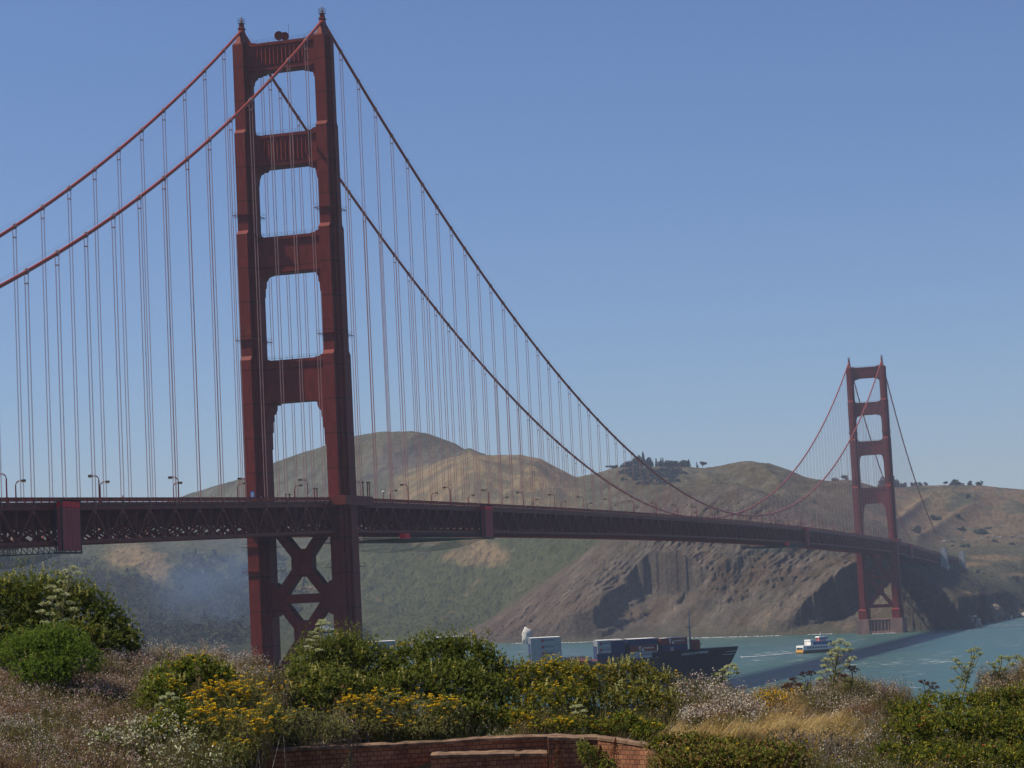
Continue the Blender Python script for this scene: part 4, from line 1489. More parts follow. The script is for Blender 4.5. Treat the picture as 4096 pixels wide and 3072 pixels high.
for i, (u, v, w) in enumerate(mid):
    P = ground_at(u, v, 6.8)
    d = (P - CAM) @ _F * PS / FPX
    hill_tree('round', P, w * .95 * d, w * 1.5 * d, 'rounded tree on the slope below the skyline grove, %s from the left' % ORD[i], (.042, .052, .034))
right = [(1760, 1088, 12, 14, 'round'), (1768, 1078, 13, 15, 'round'), (1778, 1088, 10, 12, 'round'), (1750, 1094, 9, 12, 'round'), (1785, 1097, 9, 12, 'round')]
for i, (u, v, h, w, k) in enumerate(sorted(right)):
    P = ground_at(u, v, 6.2)
    d = (P - CAM) @ _F * PS / FPX
    hill_tree(k, P, h * d, w * d, 'dark rounded tree in the valley just left of the far tower, %s from the left' % ORD[i], (.038, .05, .03))
sky2 = [(1799, 10, 11, 'round'), (1808, 11, 12, 'round'), (1820, 15, 14, 'umbrella'), (1830, 12, 12, 'round'), (1901, 20, 14, 'round'), (1913, 27, 20, 'round'), (1925, 29, 22, 'round'), (1937, 22, 17, 'round'), (1949, 13, 12, 'round'), (1958, 14, 13, 'round'), (1968, 13, 12, 'round'), (1978, 14, 13, 'round'), (1988, 13, 12, 'round'), (1998, 12, 11, 'round'),
        (2039.6, 13, 10, 'umbrella'), (2064, 16, 22, 'round'), (2079, 9, 10, 'round'), (2096, 14, 15, 'round'), (2117, 14, 17, 'round')]
for i, (u, h, w, k) in enumerate(sky2):
    P = crest_at(u, 7.4, 8.25)
    d = (P - CAM) @ _F * PS / FPX
    hill_tree(k, P, h * d, w * d, '%s on the skyline around the far tower, %s from the left' % (KIND[k], ORD[i]), lean=.25 if u == 2039.6 else .08 * (k == 'umbrella'))
shr = [(1977, 1150, 26, 24), (2022, 1122, 27, 15), (2067, 1116, 15, 12), (2084, 1182, 22, 13), (2072, 1143, 22, 10), (2088, 1066, 12, 15), (2092, 1076, 13, 16), (2087, 1087, 13, 14), (2119, 1152, 34, 14), (2131, 1142, 18, 9), (2150, 1112, 22, 10), (2148, 1171, 15, 13), (2184, 1176, 14, 10), (2190, 1250, 22, 15), (2111, 1238, 10, 15),
       (2125, 1240, 10, 10), (2142, 1244, 15, 8), (2152, 1293, 16, 14), (2188, 1294, 20, 18), (2128, 1290, 12, 12), (2160, 1312, 22, 10), (2205, 1306, 22, 12), (2060, 1180, 12, 9)]
shr.sort()
for i, (u, v, w, h) in enumerate(shr):
    P = ground_at(u, v, 5.05)
    d = (P - CAM) @ _F * PS / FPX
    hill_tree('shrub', P, h * d, w * d, 'dark green shrub on the right hillside, %s from the left' % ORD[i], (.040, .056, .030) if v < 1280 else (.05, .08, .03), 'shrubs on the right hillside')

# the wood in the smoky valley on the left: one mass of dark crowns
rng = np.random.RandomState(21)
vv, cc, n_done = [], [], 0
cand = rng.uniform(0, 1, (2600, 2)) * np.array([720, 190]) + np.array([-60, 1205])
for u, v in cand:
    if n_done > 760:
        break
    tan_patch = ((u - 285) / 75) ** 2 + ((v - 1212) / 42) ** 2 < 1 or ((u - 335) / 45) ** 2 + ((v - 1235) / 34) ** 2 < 1
    if tan_patch or (u > 540 and (v > 1330 or (u + v) % 3 < 1.6)):
        continue
    P = ground_at(u, v, 2.3)
    h, w = rng.uniform(9, 17), rng.uniform(9, 17)
    pts = crown_points(rng, 'round' if rng.rand() > .15 else 'conifer', h, w, 55)
    a, c = clump_quads(rng, pts + P - np.array([0, 0, 1.5]), 2.6, (.046, .056, .030), .35)
    vv.append(a)
    cc.append(c)
    n_done += 1
vv, cc = np.concatenate(vv), np.concatenate(cc)
wd = link('woodland', mesh_np('woodland', vv, np.arange(len(vv)).reshape(-1, 4), cc), M_leaf_far)
tag(wd, 'dark wood filling the smoky valley left of the near tower', 'woodland', kind='stuff')

# ------------------------------------------------------------------ smoke drifting over the wooded valley
sm = bpy.data.materials.new('wood_smoke')
sm.use_nodes = True
t = sm.node_tree
t.nodes.clear()
out = t.nodes.new('ShaderNodeOutputMaterial')
pv = t.nodes.new('ShaderNodeVolumePrincipled')
pv.inputs['Color'].default_value = (0.36, 0.58, 1.0, 1)
tc = t.nodes.new('ShaderNodeTexCoord')
nz = t.nodes.new('ShaderNodeTexNoise')
nz.inputs['Scale'].default_value = 0.016
nz.inputs['Detail'].default_value = 4
nz.inputs['Roughness'].default_value = 0.55
mpn = t.nodes.new('ShaderNodeMapping')
mpn.inputs['Rotation'].default_value = (0, radians(-35), 0)
mpn.inputs['Scale'].default_value = (.7, 1, 1.3)
t.links.new(tc.outputs['Object'], mpn.inputs[0])
t.links.new(mpn.outputs[0], nz.inputs['Vector'])
gr = t.nodes.new('ShaderNodeTexGradient')
gr.gradient_type = 'SPHERICAL'
mp = t.nodes.new('ShaderNodeMapping')
mp.inputs['Scale'].default_value = (1 / 88, 1 / 100, 1 / 76)
t.links.new(tc.outputs['Object'], mp.inputs[0])
t.links.new(mp.outputs[0], gr.inputs[0])
mr = t.nodes.new('ShaderNodeMapRange')
mr.inputs['From Min'].default_value = 0.40
mr.inputs['From Max'].default_value = 0.70
t.links.new(nz.outputs[0], mr.inputs['Value'])
mu = t.nodes.new('ShaderNodeMath'); mu.operation = 'MULTIPLY'
t.links.new(gr.outputs['Fac'], mu.inputs[0])
t.links.new(mr.outputs[0], mu.inputs[1])
m2 = t.nodes.new('ShaderNodeMath'); m2.operation = 'MULTIPLY'
m2.inputs[1].default_value = 0.0078
t.links.new(mu.outputs[0], m2.inputs[0])
t.links.new(m2.outputs[0], pv.inputs['Density'])
t.links.new(pv.outputs[0], out.inputs['Volume'])
Pc = on(468, 1285, 1, 1590)
smo = MB().box(-122, 122, -112, 112, -78, 80).build('smoke', sm, None, False, (Pc[0], Pc[1], max(Pc[2], 79)))
tag(smo, 'pale blue smoke rising over the wood left of the near tower', 'smoke', kind='stuff')

# ------------------------------------------------------------------ the container ship
SH = empty('container_ship', (57.68, 386.97, 0), None, radians(20))
tag(SH, 'black hulled container ship passing under the bridge, bow to the right', 'ship')
M_hull = mat_plain('black_hull_paint', (0.014, 0.016, 0.024), 0.45, 0.25, 0.15, streak=(1, 1, .4))
M_boot = mat_plain('hull_red_bottom', (0.20, 0.03, 0.025), 0.6, 0.2, 0.3)
M_rust = mat_plain('red_oxide_paint', (0.30, 0.075, 0.045), 0.7, 0.25, 0.5)
M_deckg = mat_plain('deck_red', (0.16, 0.05, 0.04), 0.8, 0.2, 0.5)
M_mast = mat_plain('grey_mast_paint', (0.26, 0.27, 0.29), 0.6, 0.15, 0.6)
stem = lambda z: -9.5 + .57 * z


def beam_at(x, z):
    f = np.clip(z / 16.6, 0, 1)
    Lb = 62 - 26 * f
    p = .72 - .12 * f
    b = 14.5 * min(1.0, max(0.0, (stem(z) - x) / Lb)) ** p
    ls = 200 + stem(z)
    if x < -178:
        b *= max(.72 if z > 6 else .2, 1 - ((-178 - x) / 30) ** 2 * (.35 if z > 6 else .9))
    return b


def hull_ring(z, x0=-206, n=60):
    xs = [x0 + (stem(z) - x0) * (1 - (1 - i / n) ** 2.0) for i in range(n + 1)]
    return [(x, -beam_at(x, z), z) for x in xs] + [(x, beam_at(x, z), z) for x in xs[-2::-1]]


MB().loft([hull_ring(z) for z in (1.2, 3, 5, 7.5, 10, 12, 13.2)]).build('hull', M_hull, SH)
MB().loft([hull_ring(z) for z in (-3, -1, 1.19)]).build('lower_hull', M_boot, SH)
fz = [13.22, 14.5, 16.2]
fr = [hull_ring(z, -42, 40) for z in fz]
fr[-1] = [(x, y, z + max(0, (x + 30) / 30) * .45) for x, y, z in fr[-1]]
MB().loft(fr).build('forecastle', M_hull, SH)
m = MB()
m.box(-22.4, -18.6, -4, 4, 16.3, 20.6)
m.box(-21.6, -19.4, -4.3, -3.7, 16.3, 19.0)
m.box(-18.5, -17.6, -2.5, 2.5, 18.8, 19.0)
for y in (-2.4, 0, 2.4):
    m.beam((-17.7, y, 19.0), (-18.5, y, 17.0), .15, .15)
m.build('mast_house', M_rust, SH)
m = MB()
m.tube([(-22.4, 0, 16.3), (-22.4, 0, 28.5), (-22.4, 0, 35.5)], [.45, .36, .09], 10)
m.beam((-24.2, 0, 26.3), (-21.8, 0, 26.3), .5, .25)
m.beam((-22.4, -2.2, 30.5), (-22.4, 2.2, 30.5), .25, .25)
m.box(-23.3, -21.5, -1.2, 1.2, 26.4, 26.6)
m.build('foremast', M_mast, SH)
m = MB()
for k in range(8):
    x = -81 + k * 1.65
    for y in (-13.2, -6, 6, 13.2):
        m.box(x - .12, x + .12, y - .15, y + .15, 13.2, 15.6 - .5 * (k < 3))
for z in (13.9, 14.7, 15.2):
    for y in (-13.2, 13.2):
        m.box(-81.2, -69.2, y - .1, y + .1, z - .12, z + .12)
m.box(-81, -69.4, -13, 13, 13.2, 13.8)
m.build('lashing_frame', M_rust, SH)
for x0, x1, z in ((-97.5, -82, 13.7), (-67, -54, 13.85), (-53, -38.7, 13.85), (-172, -157, 13.7), (-139.5, -126, 13.7)):
    MB().box(x0, x1, -14.2, 14.2, 13.2, z).build('hatch_cover', M_deckg, SH)
MB().box(-38, -24.8, -12.2, 12.2, 16.2, 16.32).build('hatch_cover', M_deckg, SH)
# deckhouse
m = MB()
m.box(-194, -182, -13.6, 13.6, 13.2, 22)
m.box(-193.5, -183, -11, 11, 22, 31)
m.box(-193, -184, -14.6, 14.6, 31, 33.6)
m.box(-192, -186, -5, 5, 33.6, 35.0)
M_house = mat_plain('weathered_white_paint', (.44, .45, .45), .6, .15, .4, streak=(1, 1, .4))
dh = m.build('deckhouse', M_house, SH)
for z in (15.5, 18.3, 21.0, 24, 26.8, 29.5):
    yy = 13.6 if z < 22 else 11
    for k in range(6):
        x = -192.5 + k * 1.75
        if x > -184.5:
            continue
        MB().box(x, x + .8, -yy - .03, -yy + .02, z - .45, z + .45).build('window', M_glass, dh)
for k in range(9):
    y = -13.6 + k * 3.05
    MB().box(-184.02, -183.97, y, y + 2.5, 32.0, 33.2).build('window', M_glass, dh)
MB().box(-192.6, -184.4, -14.63, -14.58, 32.0, 33.2).build('window', M_glass, dh)
MB().tube([(-199, 0, 13), (-199, 0, 34)], [3.0, 2.6], 12).build('funnel', M_house, SH)
MB().tube([(-188, 0, 35), (-188, 0, 46)], [.4, .2], 8).build('radar_mast', M_mast, SH)


def text_mesh(s, size, bold=0.0):
    cu = bpy.data.curves.new('lettering', 'FONT')
    cu.body = s
    cu.size = size
    cu.offset = bold
    o = bpy.data.objects.new('lettering', cu)
    COL.objects.link(o)
    dg = bpy.context.evaluated_depsgraph_get()
    me = bpy.data.meshes.new_from_object(o.evaluated_get(dg))
    bpy.data.objects.remove(o)
    bpy.data.curves.remove(cu)
    me.name = 'lettering'
    return me


# the ship's name follows the flare of the bow
me = text_mesh('HORIZON ENTERPRISE', 1.5, .035)
co = np.zeros(len(me.vertices) * 3, np.float32)
me.vertices.foreach_get('co', co)
co = co.reshape(-1, 3)
sx_ = 12.6 / (co[:, 0].max() - co[:, 0].min())
nx_ = -28.2 + (co[:, 0] - co[:, 0].min()) * sx_
nz_ = 13.95 + co[:, 1] * 1.0 + (nx_ + 28.2) * .045
ny_ = np.array([-beam_at(a, b) - .09 for a, b in zip(nx_, nz_)])
me.vertices.foreach_set('co', np.stack([nx_, ny_, nz_], 1).astype(np.float32).ravel())
link('lettering', me, mat_plain('white_lettering', (0.6, 0.62, 0.62), .6, .05, 1), SH)
m = MB()
for z, x0, x1 in ((14.6, -6.8, -1.8), (13.3, -8.6, -2.6)):
    n = 8
    for k in range(n):
        a, b = x0 + (x1 - x0) * k / n, x0 + (x1 - x0) * (k + 1) / n
        m.beam((a, -beam_at(a, z) - .03, z), (b, -beam_at(b, z) - .03, z), .1, .16)
m.build('bow_stripes', M_white, SH)
MB().box(-33, -31.5, -11.5, -10, 16.2, 18.2).box(-27.5, -26.2, -9.5, -8, 16.2, 17.6).build('winch', M_mast, SH)

CONT = {'white': mat_plain('white_container', (.33, .36, .39), .6, .12, .5), 'blue': mat_plain('blue_container', (.018, .032, .10), .55, .15, .5), 'brown': mat_plain('brown_container', (.22, .055, .035), .65, .15, .5), 'grey': mat_plain('grey_container', (.24, .27, .30), .6, .12, .5)}
M_roof_sunlit = mat_plain('sunlit_container_roof', (.66, .66, .66), .6, .1, .5)  # pale on every container colour: sunlight painted into the roofs
M_logo = mat_plain('red_logo', (.30, .05, .06), .6, .1, 1)
M_navy = mat_plain('navy_lettering', (.06, .08, .14), .6, .1, 1)
_cm = {}


def container_mesh(L):
    if L in _cm:
        return _cm[L]
    m = MB()
    w, h = 2.44, 2.84
    n = int(L / .6)
    for s in (-1, 1):
        y = s * w / 2
        rb, rt = [], []
        for k in range(n):
            x0 = -L / 2 + .15 + (L - .3) * k / n
            d = (L - .3) / n
            for fx, off in ((0, 0), (.4, 0), (.5, .05), (.9, .05)):
                rb.append((x0 + fx * d, y - s * (.02 + off), .16))
                rt.append((x0 + fx * d, y - s * (.02 + off), h - .14))
        mm = len(m.v)
        m.v += rb + rt
        q = len(rb)
        m.f += [[mm + i, mm + i + 1, mm + q + i + 1, mm + q + i] for i in range(q - 1)]
        m.box(-L / 2, L / 2, min(y, y - s * .1), max(y, y - s * .1), .0, .16)
        m.box(-L / 2, L / 2, min(y, y - s * .1), max(y, y - s * .1), h - .14, h)
        for e in (-1, 1):
            x0, x1 = sorted((e * L / 2, e * (L / 2 - .15)))
            m.box(x0, x1, min(y, y - s * .16), max(y, y - s * .16), .16, h - .14)
    m.box(L / 2 - .12, L / 2 - .02, -w / 2 + .1, w / 2 - .1, 0, h - .02)
    m.box(-L / 2 + .12, L / 2 - .12, -w / 2 + .1, w / 2 - .1, .02, .1)
    body = m
    d = MB()
    for y0, y1 in ((-1.12, -.02), (.02, 1.12)):
        d.box(-L / 2 + .01, -L / 2 + .06, y0, y1, .1, h - .12)
        d.tube([(-L / 2 - .02, (y0 + y1) / 2, .12), (-L / 2 - .02, (y0 + y1) / 2, h - .15)], .03, 6)
    r = MB().box(-L / 2 + .1, L / 2 - .1, -w / 2 + .05, w / 2 - .05, h - .018, h + .012)
    _cm[L] = (body, d, r, {})
    return _cm[L]


_txt = {}


def container(L, colr, x, yc, z, label, logo=None, group='containers stacked on the ship'):
    body, d, r, cache = container_mesh(L)
    t = empty('shipping_container')
    M = SH.matrix_basis @ Matrix.Translation((x, yc, z)) if False else Matrix.Translation((57.68, 386.97, 0)) @ Matrix.Rotation(radians(20), 4, 'Z') @ Matrix.Translation((x, yc, z))
    t.matrix_world = M
    tag(t, label, 'container', group)
    for nm, mb, mt in (('body', body, CONT[colr]), ('door', d, CONT[colr]), ('roof', r, M_roof_sunlit)):
        key = (nm, colr)
        if key not in cache:
            o = mb.build(nm, mt, t)
            cache[key] = o.data
        else:
            link(nm, cache[key], None, t)
    if logo:
        lm = M_white if colr in ('brown', 'blue') else M_logo
        tm = M_white if colr in ('brown', 'blue') else M_navy
        y = -1.2505
        e = MB()
        if colr == 'brown':      # a tall angular pennant mark in white
            e.prism([(-1.9, .5), (-1.5, .5), (-1.5, 1.9), (-1.1, 1.9), (-1.1, 2.25), (-2.2, 2.25), (-2.2, 1.9), (-1.9, 1.9)], y, y + .02)
            e.prism([(-.95, .35), (.2, .35), (.2, .7), (-.4, .7), (.1, 1.75), (-.3, 1.75), (-.95, .6)], y, y + .02)
        else:                    # a square red mark
            e.prism([(-2.1, .8), (-.95, .8), (-.95, 2.0), (-2.1, 2.0)], y, y + .02)
        e.build('logo', lm, t)
        if 'h' not in _txt:
            _txt['h'] = text_mesh('HORIZON', .95, .02)
        k = ('txt', tm.name)
        if k not in _txt:
            _txt[k] = _txt['h'].copy()
            _txt[k].materials.append(tm)
        q = link('lettering', _txt[k], None, t)
        q.matrix_local = Matrix.Translation((.35 if colr == 'brown' else -.7, y - .002, 1.25)) @ Matrix.Rotation(pi / 2, 4, 'X')
    return t


YS = -12.98
H = 2.88
for k in range(4):
    container(13.72, 'white', -89.6, YS, 13.75 + k * H, 'white container with red square mark, tall white stack, %s' % ('lowest', 'third from top', 'second from top', 'topmost')[k], k > 0)
for k in range(2):
    container(6.06, 'white', -63.4, YS, 13.9 + (k + 1) * H + .1, 'short white container left of the dark blue ones, %s of the pair' % ('lower', 'upper')[k], True)
container(6.06, 'blue', -63.7, YS, 13.95, 'short dark blue container under the two short white ones')
for k in range(3):
    container(6.06, 'blue', -57.1, YS, 13.9 + k * H * .97 - .6 * (k > 9), 'short dark blue container right of the short white pair, %s of three' % ('bottom', 'middle', 'top')[k])
container(12.19, 'white', -45.6, YS, 13.9, 'white container at the bottom of the second stack from the bow', True)
container(12.19, 'brown', -45.6, YS, 13.9 + H, 'red brown container with white lettering between a blue and a white one', True)
container(13.72, 'blue', -45.85, YS, 13.9 + 2 * H, 'long dark blue container overhanging the top of the second stack from the bow')
container(12.19, 'brown', -31.3, YS + 3.4, 16.35 + 1 * H + .0, 'red brown container with white lettering on the stack nearest the bow', True)
container(6.06, 'blue', -34.4, YS + 3.4, 16.35, 'dark blue container under the brown one nearest the bow, left of two')
container(6.06, 'blue', -28.2, YS + 3.4, 16.35, 'dark blue container under the brown one nearest the bow, right of two')
for k in range(5):
    container(12.19, 'blue', -132.5, YS, 13.75 + k * H * .96, 'dark blue container in the tall all blue stack, %s from the top' % ORD[4 - k])
    container(13.72, 'grey', -164.2, YS, 13.75 + k * H * .92, 'pale grey container in the stack next to the deckhouse, %s from the top' % ORD[4 - k])
inner = [('white', 13.72, -89.6, 13.75 + 3 * H, 'white'), ('white', 12.19, -60.3, 13.9 + 2 * H + .1, 'short white and blue'), ('blue', 13.72, -45.85, 13.9 + 2 * H, 'second from the bow'), ('brown', 12.19, -31.3, 16.35 + H, 'bow'), ('grey', 13.72, -164.2, 13.75 + 4 * H * .92, 'pale grey'), ('blue', 12.19, -132.5, 13.75 + 4 * H * .96, 'dark blue')]
for colr, L, x, z, nm in inner:
    for j in range(1, 8):
        yy = YS + 2.6 * j + (3.4 if nm == 'bow' else 0)
        if abs(yy) > 13 or (nm == 'bow' and j > 5):
            continue
        container(L, colr, x, yy, z, 'container behind the outermost in the %s stack, only its roof showing' % nm, None, 'roofs of the %s container stack' % nm)
        # what carries it
for nm, x0, x1, z0, z1 in (('w', -96.3, -83.0, 13.7, 22.35), ('s', -66.3, -54.3, 13.85, 19.7), ('b', -52.6, -39.1, 13.85, 19.6), ('f', -37.2, -25.4, 16.32, 19.2), ('g', -170.9, -157.5, 13.7, 24.3), ('d', -138.4, -126.6, 13.7, 24.75)):
    MB().box(x0 + .3, x1 - .3, YS + (1.5 if nm != 'f' else 4.9), 12.6 if nm != 'f' else 4.6, z0, z1 - .02).build('cargo_hold_stack', CONT['blue'], SH)

# ------------------------------------------------------------------ the sightseeing ferry
FA = radians(43)
FE = empty('ferry', (13.5, 800.5, 0), None, FA)
tag(FE, 'white and blue sightseeing ferry with a yellow stern, right of the container ship', 'ferry')
M_fwhite = mat_plain('ferry_white', (.74, .74, .72), .5, .06, 1)
M_fyel = mat_plain('ferry_yellow', (.72, .36, .02), .5, .08, 1)
M_fyel_shade = mat_plain('ferry_yellow_shaded', (.16, .10, .03), .5, .1, 1)  # stern yellow again, darkened: the side's shade put into the colour
M_fblue = mat_plain('ferry_blue', (.05, .17, .42), .5, .1, 1)
M_fdark = mat_plain('ferry_bottom', (.05, .03, .03), .6, .2, 1)
M_fred = mat_plain('ferry_red', (.50, .10, .07), .6, .1, 1)


def fring(z, x0, x1, hw, tap=8.0):
    pts = []
    for i in range(13):
        x = x0 + (x1 - x0) * i / 12
        b = hw * min(1, max(.02, (x1 - x) / tap)) ** .6
        pts.append((x, -b, z))
    return pts + [(x, -y, z_) for x, y, z_ in pts[::-1]]


MB().loft([fring(-.8, 0, 25, 3.7), fring(.7, 0, 26, 4.0)]).build('lower_hull', M_fdark, FE)
MB().loft([fring(.71, 0, 26, 4.02), fring(2.0, 0, 27, 4.15)]).build('hull', M_fyel_shade, FE)
MB().box(-.05, .0, -3.95, 3.95, .75, 1.98).build('stern_panel', M_fyel, FE)
m = MB().loft([fring(2.01, .05, 26.6, 4.05), fring(4.9, .3, 27.3, 4.15)])
cab = m.build('main_cabin', M_fwhite, FE)
for k in range(8):
    x = 3.0 + k * 2.0
    for s in (-1, 1):
        MB().box(x, x + 1.3, *sorted((s * 4.0, s * 4.17)), 2.9, 4.0).build('window', M_glass, cab)
for k in range(4):
    MB().box(-.02, .12, -3.5 + k * 1.8, -1.9 + k * 1.8, 2.5, 3.7).build('window', M_glass, cab)
MB().box(-.06, .02, -3.7, 3.7, 2.06, 2.3).build('stern_stripe', M_fred, FE)
m = MB()
m.box(6.2, 20.5, -3.6, 3.6, 4.95, 5.1)
m.box(6.2, 6.5, -3.6, 3.6, 5.1, 7.6)
for s in (-1, 1):
    m.box(6.5, 8.2, *sorted((s * 3.5, s * 3.6)), 5.1, 7.6)
m.box(6.2, 9.4, -3.6, 3.6, 7.0, 8.4)
m.build('upper_cabin', M_fwhite, FE)
m = MB().loft([fring(5.12, 9.6, 24.0, 3.5, 6), fring(7.1, 9.6, 24.8, 3.6, 6)])
uc = m.build('saloon', M_fblue, FE)
for k in range(6):
    x = 10.2 + k * 1.7
    for s in (-1, 1):
        MB().box(x, x + 1.25, *sorted((s * 3.4, s * 3.62)), 5.6, 6.3).build('window', M_glass, uc)
m = MB()
for s in (-1, 1):
    for z in (7.6, 8.1):
        m.beam((9.6, s * 3.3, z), (20, s * 3.3, z), .06, .06)
    for k in range(12):
        m.beam((9.6 + k * .95, s * 3.3, 7.1), (9.6 + k * .95, s * 3.3, 8.1), .06, .06)
m.build('railing', M_fwhite, FE)
m = MB().loft([fring(7.15, 14.0, 20.0, 2.0, 3), fring(9.0, 14.0, 20.6, 2.1, 3)])
m.build('wheelhouse_base', M_fred, FE)
m = MB().loft([fring(8.3, 14.2, 21.4, 2.2, 3), fring(9.4, 14.2, 21.8, 2.25, 3)])
m.build('wheelhouse', M_fblue, FE)
m = MB().loft([fring(9.42, 13.6, 21.0, 2.4, 3), fring(10.1, 14.0, 20.6, 2.1, 3)])
m.build('wheelhouse_roof', M_fwhite, FE)
MB().tube([(16.5, 0, 10.1), (16.5, 0, 13)], .12, 6).box(15.6, 17.4, -1, 1, 11.2, 11.4).build('mast', M_fwhite, FE)
rz = Matrix.Translation((13.5, 800.5, 0)) @ Matrix.Rotation(FA, 4, 'Z')
shirts = [(.5, .1, .08), (.1, .15, .35), (.5, .5, .48), (.05, .05, .06), (.45, .35, .1), (.12, .3, .25)]
for i, (x, y, z) in enumerate(((2.2, -2.4, 4.9), (3.2, 1.2, 4.9), (4.4, -1.0, 4.9), (5.2, 2.2, 4.9), (10.6, -2.2, 7.1), (11.7, 1.4, 7.1), (12.6, -1.6, 7.1), (13.3, .6, 7.1), (7.4, -1.8, 8.4), (8.4, 1.6, 8.4))):
    P = rz @ Vector((x, y, z))
    person(P, i * 1.3, shirts[i % 6], 'passenger on the ferry, %s from the stern' % ORD[(0, 1, 2, 3, 6, 7, 8, 9, 4, 5)[i]], group='passengers on the ferry decks')

# ------------------------------------------------------------------ foam: wakes and surf
mf, t, p = _nodes('sea_foam')
p.inputs['Base Color'].default_value = (.55, .58, .59, 1)
p.inputs['Roughness'].default_value = .9
tc = t.nodes.new('ShaderNodeTexCoord')
nz = t.nodes.new('ShaderNodeTexNoise')
nz.inputs['Scale'].default_value = .35
nz.inputs['Detail'].default_value = 5
t.links.new(tc.outputs['Object'], nz.inputs['Vector'])
mr = t.nodes.new('ShaderNodeMapRange')
mr.inputs['From Min'].default_value = .40
mr.inputs['From Max'].default_value = .52
t.links.new(nz.outputs[0], mr.inputs['Value'])
t.links.new(mr.outputs[0], p.inputs['Alpha'])


def foam(name, pts, wid, hgt, label, cat='wake'):
    pts = [Vector((x, y, 0)) for x, y in pts]
    m = MB()
    rings = []
    N = len(pts)
    for i, q in enumerate(pts):
        d = (pts[min(i + 1, N - 1)] - pts[max(i - 1, 0)]).normalized()
        s = Vector((-d.y, d.x, 0))
        f = wid * (.65 + .7 * abs(sin(i * 1.7) * cos(i * .9))) * min(1, (i + .4) / 2, (N - i) / 3 + .2)
        rings.append([tuple(q - s * f + Vector((0, 0, .05))), tuple(q - s * f * .4 + Vector((0, 0, hgt))), tuple(q + s * f * .4 + Vector((0, 0, hgt * .9))), tuple(q + s * f + Vector((0, 0, .05)))])
    m.loft(rings, True)
    return tag(m.build(name, mf, None, True), label, cat, kind='stuff')


def line_px(pts, n, z=0):
    us = np.array(pts, float)
    t_ = np.linspace(0, len(us) - 1, n)
    return [on(np.interp(k, range(len(us)), us[:, 0]), np.interp(k, range(len(us)), us[:, 1]), 2, z)[:2] for k in t_]


foam('wake', line_px([(1728, 1411), (1710, 1411.5), (1680, 1414.5), (1640, 1418), (1600, 1420)], 40), 2.3, .35, 'long white foam wake trailing left of the ferry')
foam('wake', line_px([(1720, 1408.5), (1690, 1411), (1650, 1413.5), (1630, 1415)], 26), 1.0, .2, 'thin upper streak of the ferry wake')
foam('wake', line_px([(1733, 1411), (1750, 1410), (1778, 1407.5)], 16), .9, .45, 'small bow wave foam along the ferry side', 'foam')
wl = [(s, y) for s, y in zip(S_, LY['W'])]
for (u0, u1, off, lab) in ((1415, 1500, 3, 'surf line under the dark cliff behind the foremast'), (1500, 1690, 4, 'long white surf line along the cliff left of the far tower'), (1105, 1290, 3, 'broken surf line below the cliff behind the ship'), (1745, 1800, 3, 'short surf line at the rocks behind the ferry'), (1885, 1935, -30, 'white surf at the foot of the far tower pier')):
    pts = []
    for u in np.linspace(u0, u1, 36):
        s = np.interp(u, u_of_s, S_)
        y = np.interp(s, S_, LY['W']) - off - 1.5 * sin(u * .21)
        if off < 0:
            y = SPAN - 15.5
        pts.append((CAM[0] + s * (y - CAM[1]), y))
    foam('surf', pts, 1.2 if u0 == 1500 else .9, .35, lab, 'surf')
# pale beach at the far right
pts = [on(u, v, 2, .3) for u, v in ((2172, 1339), (2185, 1334), (2200, 1331), (2225, 1328), (2290, 1326))]
m = MB()
rg = []
for i, q in enumerate(pts):
    rg.append([(q[0], q[1] - 6, -.4), (q[0], q[1] + 30, 2.2), (q[0], q[1] + 60, 2.8), (q[0], q[1] + 60, -2)])
m.loft(rg)
tag(m.build('beach', mat_plain('pale_sand', (.42, .37, .30), .95, .12, .2)), 'pale sand beach at the far right', 'beach', kind='structure')
# ------------------------------------------------------------------ the bluff in the foreground
FH = np.array([-sin(YAW), cos(YAW), 0.0])      # level direction of view
RH = np.array([cos(YAW), sin(YAW), 0.0])


def to_rd(x, y):
    dx, dy = x - CAM[0], y - CAM[1]
    return dx * RH[0] + dy * RH[1], dx * FH[0] + dy * FH[1]


def ground_z(r, d):
    z = 40.75 - .085 * np.clip(r, -12, 12) - (.085 + .05 * sstep(-2, -6, r)) * np.clip(44 - d, 0, 14) + .15 * np.clip(-2.5 - r, 0, 8)
    z = z + np.where(d < 20, (20 - d) * .07, 0)
    z = z - np.clip(d - 47, 0, 200) * (.38 + .002 * np.clip(d - 47, 0, 100))
    # hollow of the old gun emplacement behind its brick parapet
    hol = np.exp(-(((r + .1) / 5.6) ** 6)) * sstep(40.7, 39.9, d)
    z = z - hol * 1.3
    return np.maximum(z, -3)


gr_, gd_ = np.meshgrid(np.concatenate([np.linspace(-300, -22, 24), np.linspace(-20, 20, 130), np.linspace(22, 300, 24)]), np.concatenate([np.linspace(-45, 28, 30), np.linspace(29, 58, 110), np.linspace(60, 170, 40)]))
gz_ = ground_z(gr_, gd_) + fbm(gr_ * .35, gd_ * .35, 4, .55) * .22 + fbm(gr_ * 2.2, gd_ * 2.2, 2) * .03 - np.clip(np.abs(gr_) - 60, 0, 300) * .12
gx_ = CAM[0] + RH[0] * gr_ + FH[0] * gd_
gy_ = CAM[1] + RH[1] * gr_ + FH[1] * gd_
k = fbm(gr_ * .8, gd_ * .8, 4, .6)[..., None]
gcol = C(.135, .105, .062) + k * C(.05, .04, .02)
ny, nx = gr_.shape
idx = np.arange(ny * nx).reshape(ny, nx)
gq = np.stack([idx[:-1, :-1], idx[:-1, 1:], idx[1:, 1:], idx[1:, :-1]], -1).reshape(-1, 4)
M_soil = mat_col('bluff_soil', 0.95, 0, 0.05, 6, .35, .5, 12, .05)
